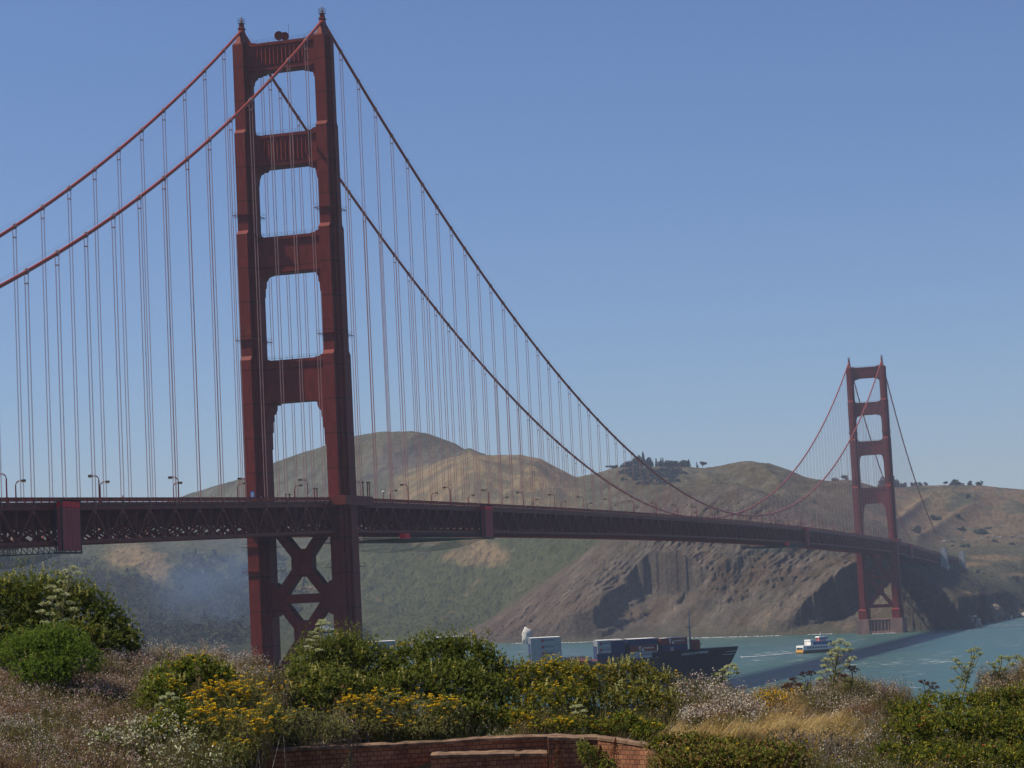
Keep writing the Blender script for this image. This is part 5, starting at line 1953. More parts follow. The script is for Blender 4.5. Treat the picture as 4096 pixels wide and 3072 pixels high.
bluff = link('ground', mesh_np('ground', np.stack([gx_, gy_, gz_], -1).reshape(-1, 3), gq, gcol.reshape(-1, 3)), M_soil)
tag(bluff, 'dry soil of the bluff top in the foreground', 'ground', kind='structure')


def gpos(r, d):
    return np.array([CAM[0] + RH[0] * r + FH[0] * d, CAM[1] + RH[1] * r + FH[1] * d, 0]) + np.array([0, 0, float(ground_z(np.array(r), np.array(d)))])


# ------------------------------------------------------------------ old brick parapet
mb, t, p = _nodes('old_brick')
tc = t.nodes.new('ShaderNodeTexCoord')
br = t.nodes.new('ShaderNodeTexBrick')
br.offset = 0.5
br.inputs['Scale'].default_value = 1.0
br.inputs['Brick Width'].default_value = 0.118
br.inputs['Row Height'].default_value = 0.078
br.inputs['Mortar Size'].default_value = 0.0062
br.inputs['Mortar Smooth'].default_value = 0.3
br.inputs['Bias'].default_value = 0.1
br.inputs['Color1'].default_value = (0.37, 0.175, 0.09, 1)
br.inputs['Color2'].default_value = (0.25, 0.105, 0.062, 1)
br.inputs['Mortar'].default_value = (0.09, 0.055, 0.04, 1)
uvn = t.nodes.new('ShaderNodeUVMap')
wob = t.nodes.new('ShaderNodeTexNoise')
wob.inputs['Scale'].default_value = 6
wob.inputs['Detail'].default_value = 3
t.links.new(uvn.outputs[0], wob.inputs['Vector'])
wsc = t.nodes.new('ShaderNodeVectorMath'); wsc.operation = 'MULTIPLY_ADD'
wsc.inputs[1].default_value = (.02, .02, 0)
t.links.new(wob.outputs['Color'], wsc.inputs[0])
t.links.new(uvn.outputs[0], wsc.inputs[2])
t.links.new(wsc.outputs[0], br.inputs['Vector'])
nz = t.nodes.new('ShaderNodeTexNoise')
nz.inputs['Scale'].default_value = 2.2
nz.inputs['Detail'].default_value = 8
nz.inputs['Roughness'].default_value = .7
t.links.new(tc.outputs['Object'], nz.inputs['Vector'])
mr = t.nodes.new('ShaderNodeMapRange')
mr.inputs['From Min'].default_value = .3
mr.inputs['From Max'].default_value = .7
mr.inputs['To Min'].default_value = .55
mr.inputs['To Max'].default_value = 1.3
t.links.new(nz.outputs[0], mr.inputs['Value'])
sc = t.nodes.new('ShaderNodeVectorMath'); sc.operation = 'SCALE'
t.links.new(br.outputs['Color'], sc.inputs[0])
t.links.new(mr.outputs[0], sc.inputs['Scale'])
t.links.new(sc.outputs[0], p.inputs['Base Color'])
p.inputs['Roughness'].default_value = .95
p.inputs['Specular IOR Level'].default_value = .1
bn = t.nodes.new('ShaderNodeBump')
bn.inputs['Strength'].default_value = .8
bn.inputs['Distance'].default_value = .012
iv = t.nodes.new('ShaderNodeMath'); iv.operation = 'SUBTRACT'; iv.inputs[0].default_value = 1
t.links.new(br.outputs['Fac'], iv.inputs[1])
t.links.new(iv.outputs[0], bn.inputs['Height'])
t.links.new(bn.outputs[0], p.inputs['Normal'])
M_brick = mb
M_coping = mat_plain('worn_coping', (.20, .125, .08), .95, .45, 4, bump=.5)


def px_rd(u, v, d):
    P = at(u, v, d / 1.0)
    r, dd = to_rd(P[0], P[1])
    return r, dd, P[2]


def brick_wall(name, line, thick, zbot, label, coping=.07, parent=None):
    """line: (r, d, ztop) along the top front edge; the wall goes back by thick"""
    root = tag(empty(name, (CAM[0], CAM[1], 0), None, YAW), label, 'wall') if parent is None else parent
    n = len(line)
    vs, fs, uv = [], [], []
    s = 0
    dist = [0]
    for i in range(1, n):
        s += hypot(line[i][0] - line[i - 1][0], line[i][1] - line[i - 1][1])
        dist.append(s)
    for i, (r, d, z) in enumerate(line):
        vs += [(r, d, zbot), (r, d, z - coping), (r, d + thick, z - coping), (r, d + thick, zbot)]
    for i in range(n - 1):
        a, b = i * 4, (i + 1) * 4
        for (p0, p1, kind) in ((0, 1, 'f'), (1, 2, 't'), (2, 3, 'b')):
            fs.append((a + p0, b + p0, b + p1, a + p1))
            def U(idx_, which):
                q = vs[idx_]
                if kind == 't':
                    return (dist[which], (q[1] - line[which][1]) + 9)
                return (dist[which], q[2])
            uv.append([U(a + p0, i), U(b + p0, i + 1), U(b + p1, i + 1), U(a + p1, i)])
    for a in (0, (n - 1) * 4):
        fs.append((a, a + 1, a + 2, a + 3))
        uv.append([(vs[a + k][1], vs[a + k][2]) for k in range(4)])
    me = bpy.data.meshes.new('brickwork')
    me.from_pydata(vs, [], fs)
    ul = me.uv_layers.new(name='UVMap')
    flat = [c for f in uv for c in f]
    for i, c in enumerate(flat):
        ul.data[i].uv = c
    o = link('brickwork', me, M_brick, root)
    c = MB()
    rg = []
    for i, (r, d, z) in enumerate(line):
        w = .005 * sin(i * 2.3) + .004 * sin(i * 5.1 + 1) - (.012 if (i * 7) % 13 == 0 else 0)
        rg.append([(r, d - .025 + w, z - coping + .002), (r, d + thick + .02, z - coping + .002), (r, d + thick + .02, z + w), (r, d + .03, z + w), (r, d - .025 + w, z - .02)])
    c.loft(rg)
    c.build('coping', M_coping, root)
    return root


def wl_(pts, d):
    return [px_rd(u, v, dd if dd else d) for u, v, dd in pts]


def dense(line, k=6):
    out = []
    for a, b in zip(line[:-1], line[1:]):
        for j in range(k):
            out.append(tuple(a[i] + (b[i] - a[i]) * j / k for i in range(3)))
    return out + [line[-1]]


bw = brick_wall('brick_parapet', dense(wl_([(540, 1618, 39.4), (700, 1611, 39.7), (830, 1606, 40.0), (950, 1600, 40.2), (1040, 1593, 40.3), (1110, 1590, 40.3), (1200, 1588, 40.3), (1290, 1590, 40.0), (1345, 1597, 39.5), (1400, 1606, 39.0), (1470, 1618, 38.4)], 40)), .42, 38.9, 'old red brick parapet with a worn coping below the yellow bushes')
brick_wall('brick_step', dense(wl_([(930, 1629, 39.5), (1020, 1627, 39.6), (1110, 1625, 39.65), (1182, 1625, 39.6)], 39)), .62, 38.9, 'lower brick step in front of the parapet, left of its square pier')
pl = wl_([(1183, 1590, 39.45), (1215, 1590, 39.45), (1262, 1593, 39.4)], 39)
brick_wall('brick_pier', dense(pl, 3), .5, 38.9, 'square brick pier where the parapet turns, right of the lower step')


# ------------------------------------------------------------------ plants
M_leaf = mat_col('leaves', 0.7, 0.30, 0.07, 9, .12)
M_petal = mat_col('petals', 0.75, 0.25, 0.05, 9, .08)
M_stem = mat_plain('stems', (.17, .15, .075), .9, .2, 3)
M_twig = mat_plain('grey_twigs', (.24, .20, .165), .95, .25, 3)


def tufts(rng, P, Nrm, k, L, Wd, colr, tip=None, spread=1.0, jit=.28):
    colr = np.array(colr) * np.array([1.62, 1.50, 1.05])
    """k leaflets fanned round each shoot tip"""
    n = len(P)
    Nrm = unit(Nrm + rng.normal(size=(n, 3)) * .35 + np.array([0, 0, .35]))
    P2 = np.repeat(P, k, 0)
    N2 = np.repeat(Nrm, k, 0)
    tn = unit(np.cross(N2, rng.normal(size=(n * k, 3))))
    ph = rng.uniform(.15, 1.25, (n * k, 1)) * spread
    ax = unit(N2 * np.cos(ph) + tn * np.sin(ph))
    sd = unit(np.cross(ax, N2 + rng.normal(size=(n * k, 3)) * .3))
    s = rng.uniform(.65, 1.3, n * k)
    v = quads_from(P2, ax, sd, L * s, Wd * s)
    base = np.array(colr)
    pick = base[rng.randint(0, len(base), n)]
    c = np.repeat(pick * rng.uniform(1 - jit, 1 + jit, (n, 1)), k, 0) * rng.uniform(.85, 1.15, (n * k, 1))
    return v, np.repeat(c, 4, 0)


def lobes_px(lobes):
    out = []
    for u, v, ru, rv, d in lobes:
        m = PS * d / FPX
        out.append((at(u, v, d), np.array([ru * m, max(.35, min(ru * m, 1.0) * .85), rv * m])))
    return out


def lobe_points(rng, lobes, dens, inner=.55, keep_low=None):
    Ps, Ns = [], []
    for i, (c, rad) in enumerate(lobes):
        area = 4 * pi * ((rad[0] * rad[1]) ** 1.6 / 3 + (rad[0] * rad[2]) ** 1.6 / 3 + (rad[1] * rad[2]) ** 1.6 / 3) ** (1 / 1.6)
        n = int(area * dens)
        d = unit(rng.normal(size=(n, 3)))
        # lumpy surface, sampled to some depth
        rr = 1 + .16 * fbm(d[:, 0] * 2.2 + i * 7, d[:, 1] * 2.2 + d[:, 2] * 2.6, 3, .6) * 1.4
        depth = 1 - np.abs(rng.normal(size=n)) * .13
        q = d * (rr * np.clip(depth, inner, 1.1))[:, None]
        loc = q * rad
        # local axes: right, forward, up
        W3 = loc[:, :1] * RH + loc[:, 1:2] * FH + loc[:, 2:] * np.array([0, 0, 1.])
        N3 = unit((d / rad)[:, :1] * RH + (d / rad)[:, 1:2] * FH + (d / rad)[:, 2:] * np.array([0, 0, 1.]))
        P = W3 + c
        ok = d[:, 2] > -.75
        ok &= (d[:, 1] < .35) | (rng.rand(n) < .45)
        for j, (c2, r2) in enumerate(lobes):
            if j != i:
                l2 = P - c2
                e = np.stack([l2 @ RH / r2[0], l2 @ FH / r2[1], l2[:, 2] / r2[2]], 1)
                ok &= (e ** 2).sum(1) > .62
        Ps.append(P[ok])
        Ns.append(N3[ok])
    return np.concatenate(Ps), np.concatenate(Ns)


def to_mesh(name, v, c, mat, root, kind=None):
    v = v - np.array(root.location)[None]
    o = link(name, mesh_np(name, v, np.arange(len(v)).reshape(-1, 4), c), mat, root)
    if kind:
        o['kind'] = kind
    return o


def root_for(name, lobes, label, cat):
    c = np.mean([l[0] for l in lobes], 0)
    r, d = to_rd(c[0], c[1])
    return tag(empty(name, (c[0], c[1], float(ground_z(np.array(r), np.array(d)))), None), label, cat)


def woody(rng, root, lobes, n=26, mat=None, rr=.012):
    """stems from the base out into every lobe"""
    m = MB()
    b0 = Vector(root.location)
    for i in range(n):
        c, rad = lobes[i % len(lobes)]
        d = unit(rng.normal(size=3))
        e = c + RH * d[0] * rad[0] * .85 + FH * d[1] * rad[1] * .85 + np.array([0, 0, 1]) * abs(d[2]) * rad[2] * .9
        r0, d0 = to_rd(c[0] * .6 + b0[0] * .4, c[1] * .6 + b0[1] * .4)
        s = Vector((c[0] * .6 + b0[0] * .4, c[1] * .6 + b0[1] * .4, float(ground_z(np.array(r0), np.array(d0))) - .05))
        e = Vector(e)
        mid = s.lerp(e, .5) + Vector(rng.normal(size=3) * .12)
        m.tube([s - b0, mid - b0, e - b0], [rr * 1.3, rr, rr * .3], 4, False)
    return m.build('stems', mat or M_twig, root)


def spikes(rng, P, L, colr, droop=.0):
    """lupin-like flower spikes: whorls of small petals up a stalk"""
    vs, cs = [], []
    for p in P:
        ax = unit(np.array([rng.normal() * .18, rng.normal() * .18, 1]))
        k = 34
        t_ = rng.uniform(0, 1, k)
        a = rng.uniform(0, 2 * pi, k)
        r = .026 * (1 - t_ * .7)
        q = p + ax * (t_ * L * rng.uniform(.8, 1.2))[:, None]
        o = np.stack([np.cos(a), np.sin(a), .4 + 0 * a], 1)
        v = quads_from(q, unit(o), unit(np.cross(o, ax)), r + .014, np.full(k, .024))
        vs.append(v)
        cs.append(np.repeat(np.array(colr)[None] * rng.uniform(.75, 1.15, (k, 1)), 4, 0))
    return np.concatenate(vs), np.concatenate(cs)


def heads(rng, P, rad, colr, flat=.35, k=12):
    """flat topped clusters of tiny florets"""
    n = len(P)
    a, r = rng.uniform(0, 2 * pi, (n, k)), np.sqrt(rng.uniform(0, 1, (n, k))) * rad
    q = P[:, None] + np.stack([r * np.cos(a), r * np.sin(a), flat * (rad - r * .8) + rng.normal(size=(n, k)) * .006], -1)
    q = q.reshape(-1, 3)
    nn = len(q)
    ax = unit(np.stack([np.cos(a).ravel(), np.sin(a).ravel(), rng.uniform(.1, .7, nn)], 1))
    sd = unit(np.cross(ax, np.array([0, 0, 1.]) + rng.normal(size=(nn, 3)) * .3))
    v = quads_from(q - ax * .012, ax, sd, rng.uniform(.022, .036, nn), rng.uniform(.02, .032, nn))
    base = np.array(colr)
    c = base[rng.randint(0, len(base), n)][:, None].repeat(k, 1).reshape(-1, 3) * rng.uniform(.78, 1.15, (nn, 1))
    return v, np.repeat(c, 4, 0)


LUP = [(.095, .125, .030), (.12, .14, .032), (.075, .105, .030), (.15, .155, .045), (.09, .12, .045)]
LUPD = [(.065, .090, .026), (.08, .105, .028), (.10, .12, .035)]
SAGE = [(.17, .185, .105), (.14, .16, .085), (.19, .20, .125), (.12, .135, .06)]
GOLDL = [(.15, .16, .055), (.125, .145, .06), (.18, .17, .055), (.105, .12, .045)]
MOSSY = [(.085, .125, .024), (.11, .145, .03), (.15, .17, .034), (.08, .105, .022), (.21, .17, .035)]


def bush(name, label, lobes, pal, seed, dens=150, k=6, L=.075, Wd=.02, flowers=None, spike=None, twigs=26, twmat=None, inner=.5, jit=.22, shoots=0, cat='bush'):
    rng = np.random.RandomState(seed)
    lb = lobes_px(lobes)
    root = root_for(name, lb, label, cat)
    dens, L, Wd = dens * 1.55, L * .8, Wd * .85
    P, N = lobe_points(rng, lb, dens, inner)
    P = P + rng.normal(size=P.shape) * .035
    v, c = tufts(rng, P, N, k, L, Wd, pal, jit=jit)
    # larger leaves deeper in, inner shade painted as darker leaf colour
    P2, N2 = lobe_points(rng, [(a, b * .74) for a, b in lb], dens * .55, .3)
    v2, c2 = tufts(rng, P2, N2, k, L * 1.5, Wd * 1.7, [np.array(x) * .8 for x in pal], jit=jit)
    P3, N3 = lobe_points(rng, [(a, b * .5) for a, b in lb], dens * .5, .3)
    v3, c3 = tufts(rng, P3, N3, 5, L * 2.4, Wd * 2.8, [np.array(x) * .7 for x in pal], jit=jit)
    vs, cs = [v, v2, v3], [c, c2, c3]
    if shoots:
        up = P[(N[:, 2] > .45) & (rng.rand(len(P)) < .9)]
        up = up[rng.randint(0, len(up), shoots)]
        for j in range(5):
            q = up + np.stack([rng.normal(size=shoots) * .03 + .03 * j, rng.normal(size=shoots) * .03, np.full(shoots, .05 + .05 * j)], 1)
            a, b = tufts(rng, q, np.tile([0, 0, 1.], (shoots, 1)), 3, L * .8, Wd * 1.1, pal, jit=jit)
            vs.append(a)
            cs.append(b)
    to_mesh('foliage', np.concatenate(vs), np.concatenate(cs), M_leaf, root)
    woody(rng, root, lb, twigs, twmat)
    if spike:
        n, colr, Ls, zmin = spike
        cand = P[(N[:, 2] > zmin) & (N @ FH < .5)]
        cand = cand[rng.randint(0, len(cand), n)]
        a, b = spikes(rng, cand, Ls, colr)
        to_mesh('flower_spikes', a, b, M_petal, root, 'stuff')
    if flowers:
        n, colr, rad, zmin, reg = flowers
        ok = (N[:, 2] > zmin) & (N @ FH < .6)
        if reg:
            u_, v_ = uv_of(P)
            ok &= reg(u_, v_, rng)
        cand = P[ok]
        # flower heads come in drifts
        w_ = .25 + np.clip(fbm(cand[:, 0] * 1.6, cand[:, 2] * 2.2 + cand[:, 1], 3, .6) * 2.5 + .4, 0, 2)
        cand = cand[rng.choice(len(cand), min(n, len(cand)), p=w_ / w_.sum(), replace=True)] + np.array([0, 0, .03])
        a, b = heads(rng, cand, rad, colr)
        to_mesh('flower_heads', a, b, M_petal, root, 'stuff')
    return root


YEL = [(.68, .45, .02), (.74, .52, .03), (.62, .38, .015)]
CREAM = (.55, .52, .20)
# big lupin bush on the left
bush('lupine_bush', 'tall dark green lupin bush with yellow flower spikes at the far left',
     [(20, 1300, 95, 62, 43), (110, 1300, 85, 60, 43.5), (175, 1322, 70, 62, 43.5), (235, 1352, 52, 46, 43.5), (272, 1385, 34, 30, 43.2), (60, 1375, 110, 60, 42.8), (170, 1390, 90, 50, 42.8), (-60, 1330, 80, 70, 43)], LUP, 1, 150, 6, .075, .022, None, (85, CREAM, .16, .1), 40, shoots=110)
bush('green_bush', 'rounded bright green bush below the large lupin at the left edge', [(60, 1405, 70, 45, 40.5), (120, 1395, 75, 48, 40.5), (170, 1430, 52, 42, 40.2), (95, 1450, 70, 36, 40)],
     [(.075, .13, .026), (.095, .15, .03), (.115, .165, .036)], 2, 190, 7, .06, .014, twigs=22)
bush('green_bush', 'low dark green shrub just left of the golden flowered bush', [(375, 1462, 62, 34, 40), (430, 1450, 60, 36, 40), (350, 1500, 55, 40, 39.2), (385, 1560, 60, 45, 38.4), (470, 1462, 45, 32, 40), (345, 1590, 40, 40, 37.8)], MOSSY[:4], 3, 150, 6, .065, .02, (60, YEL, .03, .2, None), (24, CREAM, .13, .2), 26)
gold = bush('golden_bush', 'grey green bush covered in golden yellow flower heads, left of the dry twigs', [(480, 1520, 72, 46, 38.6), (530, 1510, 55, 40, 38.8), (450, 1575, 62, 52, 37.8), (520, 1590, 72, 56, 37.6), (580, 1560, 46, 46, 38), (500, 1632, 55, 36, 37)], GOLDL + SAGE[:2], 4, 150, 6, .05, .013,
            (430, YEL, .03, .05, lambda u, v, r: r.rand(len(u)) < np.clip(1.2 - (v - 1490) / 130, .12, 1)), None, 24)
bush('lupine_bush', 'wide green lupin bush in front of the near tower base',
     [(690, 1425, 70, 46, 42.5), (745, 1412, 70, 48, 42.8), (660, 1470, 55, 46, 42), (720, 1490, 80, 50, 41.6), (800, 1440, 70, 52, 42.6), (830, 1500, 70, 50, 42), (640, 1520, 40, 34, 41.4)], LUP, 5, 155, 6, .075, .02, None, (60, CREAM, .13, .1), 36, shoots=70)
bush('lupine_bush', 'dense darker lupin bush right of the near tower base',
     [(885, 1432, 62, 44, 43), (945, 1420, 70, 48, 43), (1010, 1422, 64, 46, 43), (1055, 1450, 48, 46, 42.8), (900, 1490, 75, 56, 42.2), (980, 1490, 85, 62, 42.2), (1060, 1510, 55, 56, 42), (1080, 1560, 50, 30, 41.6), (1000, 1545, 80, 40, 41.6)], LUPD + LUP[:2], 6, 150, 6, .075, .022, (40, YEL, .02, .3, None), (45, CREAM, .12, .15), 36, shoots=90)
bush('golden_bush', 'low silvery bush with golden flower heads just above the brick parapet', [(770, 1535, 55, 34, 40.9), (835, 1528, 60, 36, 41), (900, 1535, 60, 34, 41), (965, 1540, 52, 32, 41), (800, 1565, 60, 26, 40.7), (920, 1568, 80, 24, 40.8)], SAGE + GOLDL[:2], 7, 165, 6, .045, .012,
     (250, YEL, .03, .1, lambda u, v, r: r.rand(len(u)) < np.clip(1.1 - (v - 1500) / 75, .1, 1)), None, 20)
bush('sage_bush', 'grey green sage bush spilling over the left end of the brick parapet', [(640, 1560, 55, 32, 40), (700, 1570, 52, 32, 40), (585, 1588, 45, 32, 39.8), (735, 1584, 36, 22, 40.3), (650, 1590, 50, 22, 40.1)], SAGE, 8, 180, 6, .045, .013, (26, YEL, .03, .2, None), None, 26)
bush('yellow_lupine_bush', 'olive bush dotted with yellow flowers below the white containers', [(1140, 1470, 52, 48, 42.6), (1195, 1462, 58, 42, 42.6), (1245, 1468, 44, 40, 42.4), (1165, 1525, 60, 44, 42), (1230, 1520, 52, 46, 42), (1120, 1555, 40, 28, 41.4)], [(.135, .15, .03), (.17, .175, .034), (.105, .13, .028), (.20, .19, .04)], 9, 150, 6, .06, .02, (115, YEL, .028, .0, None), (22, CREAM, .12, .2), 28)
bush('green_bush', 'yellow green bush in front of the ship hull, right of the yellow dotted bush', [(1300, 1470, 56, 38, 43), (1360, 1462, 62, 40, 43), (1420, 1482, 55, 36, 42.8), (1300, 1525, 60, 42, 42.2), (1375, 1520, 62, 46, 42.2), (1440, 1530, 46, 42, 42)], [(.135, .15, .034), (.165, .17, .042), (.11, .13, .034), (.18, .175, .055), (.13, .11, .05)], 10, 150, 6, .06, .018, (40, YEL, .025, .1, None), (70, (.50, .50, .22), .12, .1), 34)
bush('low_shrub', 'low tangle of green leaves and yellow flowers on the coping of the parapet', [(1150, 1572, 44, 16, 41.2), (1220, 1566, 48, 18, 41.2), (1290, 1572, 44, 18, 41), (1350, 1560, 40, 24, 41), (1400, 1575, 36, 20, 40.6)], MOSSY, 11, 170, 5, .055, .02, (110, YEL, .026, .1, lambda u, v, r: (u < 1290) | (r.rand(len(u)) < .15)), None, 14)
bush('bramble_bush', 'bronze and green bramble below the dry grass, right of the brick pier', [(1440, 1606, 48, 22, 38.5), (1500, 1608, 60, 24, 38.5), (1570, 1616, 60, 24, 38.2), (1640, 1624, 60, 26, 37.8), (1460, 1645, 60, 30, 37.4), (1550, 1645, 70, 34, 37.2), (1640, 1650, 60, 34, 37), (1710, 1640, 50, 36, 37)], [(.11, .12, .032), (.09, .115, .026), (.15, .12, .045), (.17, .115, .055), (.14, .155, .036)], 12, 135, 5, .06, .026, (14, YEL, .02, .1, None), None, 46)
bush('ice_plant_bush', 'broad dark green bush with yellow tips filling the lower right corner', [(1960, 1548, 58, 36, 41.5), (2030, 1534, 70, 36, 42), (2110, 1528, 75, 38, 42), (2190, 1520, 70, 42, 42), (2270, 1525, 60, 46, 41.5), (1960, 1590, 66, 48, 39.6), (2050, 1580, 85, 52, 39.8), (2150, 1580, 90, 56, 39.8), (2240, 1590, 70, 60, 39.6), (1930, 1640, 56, 42, 38), (2030, 1645, 90, 44, 38), (2140, 1650, 95, 46, 38), (2240, 1650, 70, 50, 38)],
     [(.085, .115, .022), (.115, .14, .026), (.07, .10, .022), (.19, .185, .03), (.10, .11, .032)], 13, 140, 6, .06, .02, (46, [(.55, .40, .05), (.45, .12, .06)], .018, .2, None), None, 50)
bush('dry_bush', 'leafless grey brown twiggy bush between the golden bush and the middle lupin', [(575, 1480, 42, 40, 41.5), (610, 1500, 36, 44, 41.3), (560, 1530, 30, 30, 41)], [(.15, .12, .085), (.12, .095, .065), (.10, .10, .05)], 14, 70, 4, .05, .010, (26, YEL, .02, .2, None), None, 150, inner=.3)
bush('dry_bush', 'tan dead twiggy mound hanging over the parapet below the silvery bush', [(735, 1560, 30, 30, 40.6), (765, 1575, 34, 24, 40.5), (750, 1598, 30, 18, 40.2)], [(.16, .125, .085), (.13, .105, .07), (.10, .10, .06)], 15, 80, 4, .045, .010, None, None, 110, inner=.3)
bush('dry_bush', 'tangle of dead grey stems at the edge of the dry grass', [(1700, 1590, 70, 18, 38.8), (1770, 1598, 60, 22, 38.6), (1820, 1612, 46, 24, 38.2)], [(.17, .135, .095), (.13, .10, .075), (.09, .085, .045)], 16, 60, 4, .05, .010, None, None, 150, inner=.3)


# ---- open flowery and grassy ground: nobody could count the stems
def patch(name, label, cat, pts_px, seed, n, hgt, stem_c, leaf_c, flower_c, fl_frac, wind=.1, fl_size=.03, thin=.012, extra=2):
    """upright stems with leaflets and small flowers, scattered over quads given as (u, v, d) corners"""
    rng = np.random.RandomState(seed)
    base = []
    for quad in pts_px:
        q = np.array([at(*c) for c in quad])
        m = int(n / len(pts_px))
        a, b = rng.uniform(0, 1, (m, 1)), rng.uniform(0, 1, (m, 1))
        base.append((q[0] * (1 - a) + q[1] * a) * (1 - b) + (q[3] * (1 - a) + q[2] * a) * b)
    T = np.concatenate(base)
    n = len(T)
    T = T + np.stack([rng.normal(size=n) * .05, rng.normal(size=n) * .1, fbm(T[:, 0] * 1.7, T[:, 1] * .7, 3, .6) * .25 + rng.normal(size=n) * .06], 1)
    r_, d_ = to_rd(T[:, 0], T[:, 1])
    gz0 = ground_z(r_, d_)
    T[:, 2] = np.maximum(T[:, 2], gz0 + hgt * rng.uniform(.3, .9, n))
    h = np.clip(T[:, 2] - gz0 + .05, .18, 1.3 * hgt + .3)
    ax = unit(np.stack([rng.normal(size=n) * .22 + wind, rng.normal(size=n) * .22, np.full(n, 1.0)], 1))
    B = T - ax * h[:, None]
    sd = unit(np.cross(ax, rng.normal(size=(n, 3))))
    v1 = quads_from(B, ax, sd, h, np.full(n, thin))
    sc = np.array(stem_c)
    drift = np.clip(fbm(T[:, 0] * .9 + seed, T[:, 1] * .5 + T[:, 2], 3, .6) * 1.6 + .5, 0, 1)
    ci = np.clip((drift * len(sc) + rng.normal(size=n) * .8), 0, len(sc) - 1).astype(int)
    c1 = np.repeat(sc[ci] * rng.uniform(.75, 1.2, (n, 1)), 4, 0)
    vs, cs = [v1], [c1]
    for j in range(extra):
        f = rng.uniform(.25, 1.0, (n, 1))
        q = B + ax * h[:, None] * f
        a2 = unit(rng.normal(size=(n, 3)) + np.array([wind, 0, .5]))
        s2 = unit(np.cross(a2, rng.normal(size=(n, 3))))
        vs.append(quads_from(q, a2, s2, rng.uniform(.03, .075, n), rng.uniform(.008, .02, n)))
        lc = np.array(leaf_c)
        cs.append(np.repeat(lc[rng.randint(0, len(lc), n)] * rng.uniform(.7, 1.25, (n, 1)), 4, 0))
    root = tag(link(name, mesh_np(name, np.concatenate(vs), np.arange(4 * n * (1 + extra)).reshape(-1, 4), np.concatenate(cs)), M_leaf), label, cat, kind='stuff')
    if fl_frac:
        ok = np.where(rng.rand(n) < fl_frac * (.35 + 1.3 * np.clip(fbm(T[:, 0] * 1.1, T[:, 2] * 2 + T[:, 1] * .6, 3, .6) * 2 + .5, 0, 1)))[0]
        m = len(ok)
        k = 5
        q = np.repeat(T[ok], k, 0) + rng.normal(size=(m * k, 3)) * fl_size * 1.1
        a3 = unit(rng.normal(size=(m * k, 3)) + np.array([0, -.2, .6]))
        s3 = unit(np.cross(a3, rng.normal(size=(m * k, 3))))
        v = quads_from(q, a3, s3, rng.uniform(.6, 1.2, m * k) * fl_size, rng.uniform(.5, .9, m * k) * fl_size)
        fc = np.array(flower_c)
        pick = np.clip((np.repeat(drift[ok], k) * len(fc) + rng.normal(size=m * k) * 1.0), 0, len(fc) - 1).astype(int)
        c = np.repeat(fc[pick] * rng.uniform(.75, 1.15, (m * k, 1)), 4, 0)
        o = link('petals', mesh_np('petals', v, np.arange(len(v)).reshape(-1, 4), c), M_petal, root)
        o['kind'] = 'stuff'
    return root


PINKS = [(.50, .42, .34), (.47, .34, .29), (.42, .27, .25), (.52, .46, .36), (.36, .18, .21), (.55, .50, .40)]
PINKW = [(.56, .50, .40), (.52, .42, .34), (.58, .54, .46), (.40, .24, .24), (.54, .48, .40)]
STRAW = [(.27, .20, .105), (.23, .17, .085), (.30, .225, .12), (.20, .16, .065)]
REDST = [(.29, .155, .105), (.26, .165, .09), (.32, .20, .12), (.20, .16, .06)]
OLV = [(.17, .155, .05), (.13, .135, .04), (.20, .165, .07)]
patch('wildflowers', 'pale pink and white wildflowers spread over the slope on the left', 'wildflowers',
      [[(-20, 1478, 40.5), (330, 1440, 41.5), (360, 1540, 39), (-20, 1560, 38.5)], [(-20, 1550, 38.5), (360, 1535, 39), (420, 1670, 36), (-20, 1680, 35.5)], [(-60, 1600, 37), (300, 1600, 37), (300, 1720, 34), (-60, 1720, 34)], [(190, 1440, 42), (330, 1410, 43), (360, 1470, 41), (200, 1490, 40.5)]], 31, 26000, .5, REDST + STRAW + OLV, OLV + STRAW + OLV, PINKS, .17, .06, .028)
patch('wildflowers', 'airy white and pink wildflowers on the crest between the left bushes and the near tower', 'wildflowers', [[(270, 1402, 44), (430, 1388, 44.5), (545, 1418, 43.5), (300, 1460, 42)], [(430, 1392, 44.5), (590, 1432, 43), (560, 1490, 41.5), (440, 1450, 42)]], 32, 9000, .5, STRAW + REDST + OLV, OLV + STRAW, PINKW, .16, .08, .028)
patch('wildflowers', 'dense pale pink flowers on the crest right of the ship bow bushes', 'wildflowers', [[(1450, 1478, 42.5), (1560, 1462, 43), (1650, 1505, 42), (1480, 1560, 40.5)], [(1480, 1520, 41.5), (1640, 1500, 42), (1660, 1545, 40.5), (1480, 1570, 40)]], 33, 8500, .45, REDST + OLV + OLV, OLV, PINKW, .10, .05, .036)
patch('wildflowers', 'reddish and white flowers on the crest below the tall pale umbel plant on the right', 'wildflowers', [[(1640, 1500, 43), (1760, 1466, 44), (1880, 1462, 44), (1700, 1535, 41)], [(1760, 1475, 43.5), (1900, 1465, 43.5), (1975, 1500, 42.5), (1780, 1545, 41)], [(1640, 1520, 42), (1900, 1500, 42), (1940, 1570, 40), (1700, 1545, 41)]], 34, 15000, .45, REDST + STRAW + OLV, OLV + STRAW[:2], PINKW, .055, .05, .028)
patch('wildflowers', 'sparse white flowers over yellow green herbs beside the lower right bush', 'wildflowers', [[(1820, 1560, 40), (1950, 1560, 40), (1930, 1670, 37), (1700, 1670, 37)]], 35, 9000, .35, OLV + STRAW, OLV + STRAW, [(.5, .47, .42), (.45, .38, .38), (.5, .5, .4)], .03, .05)
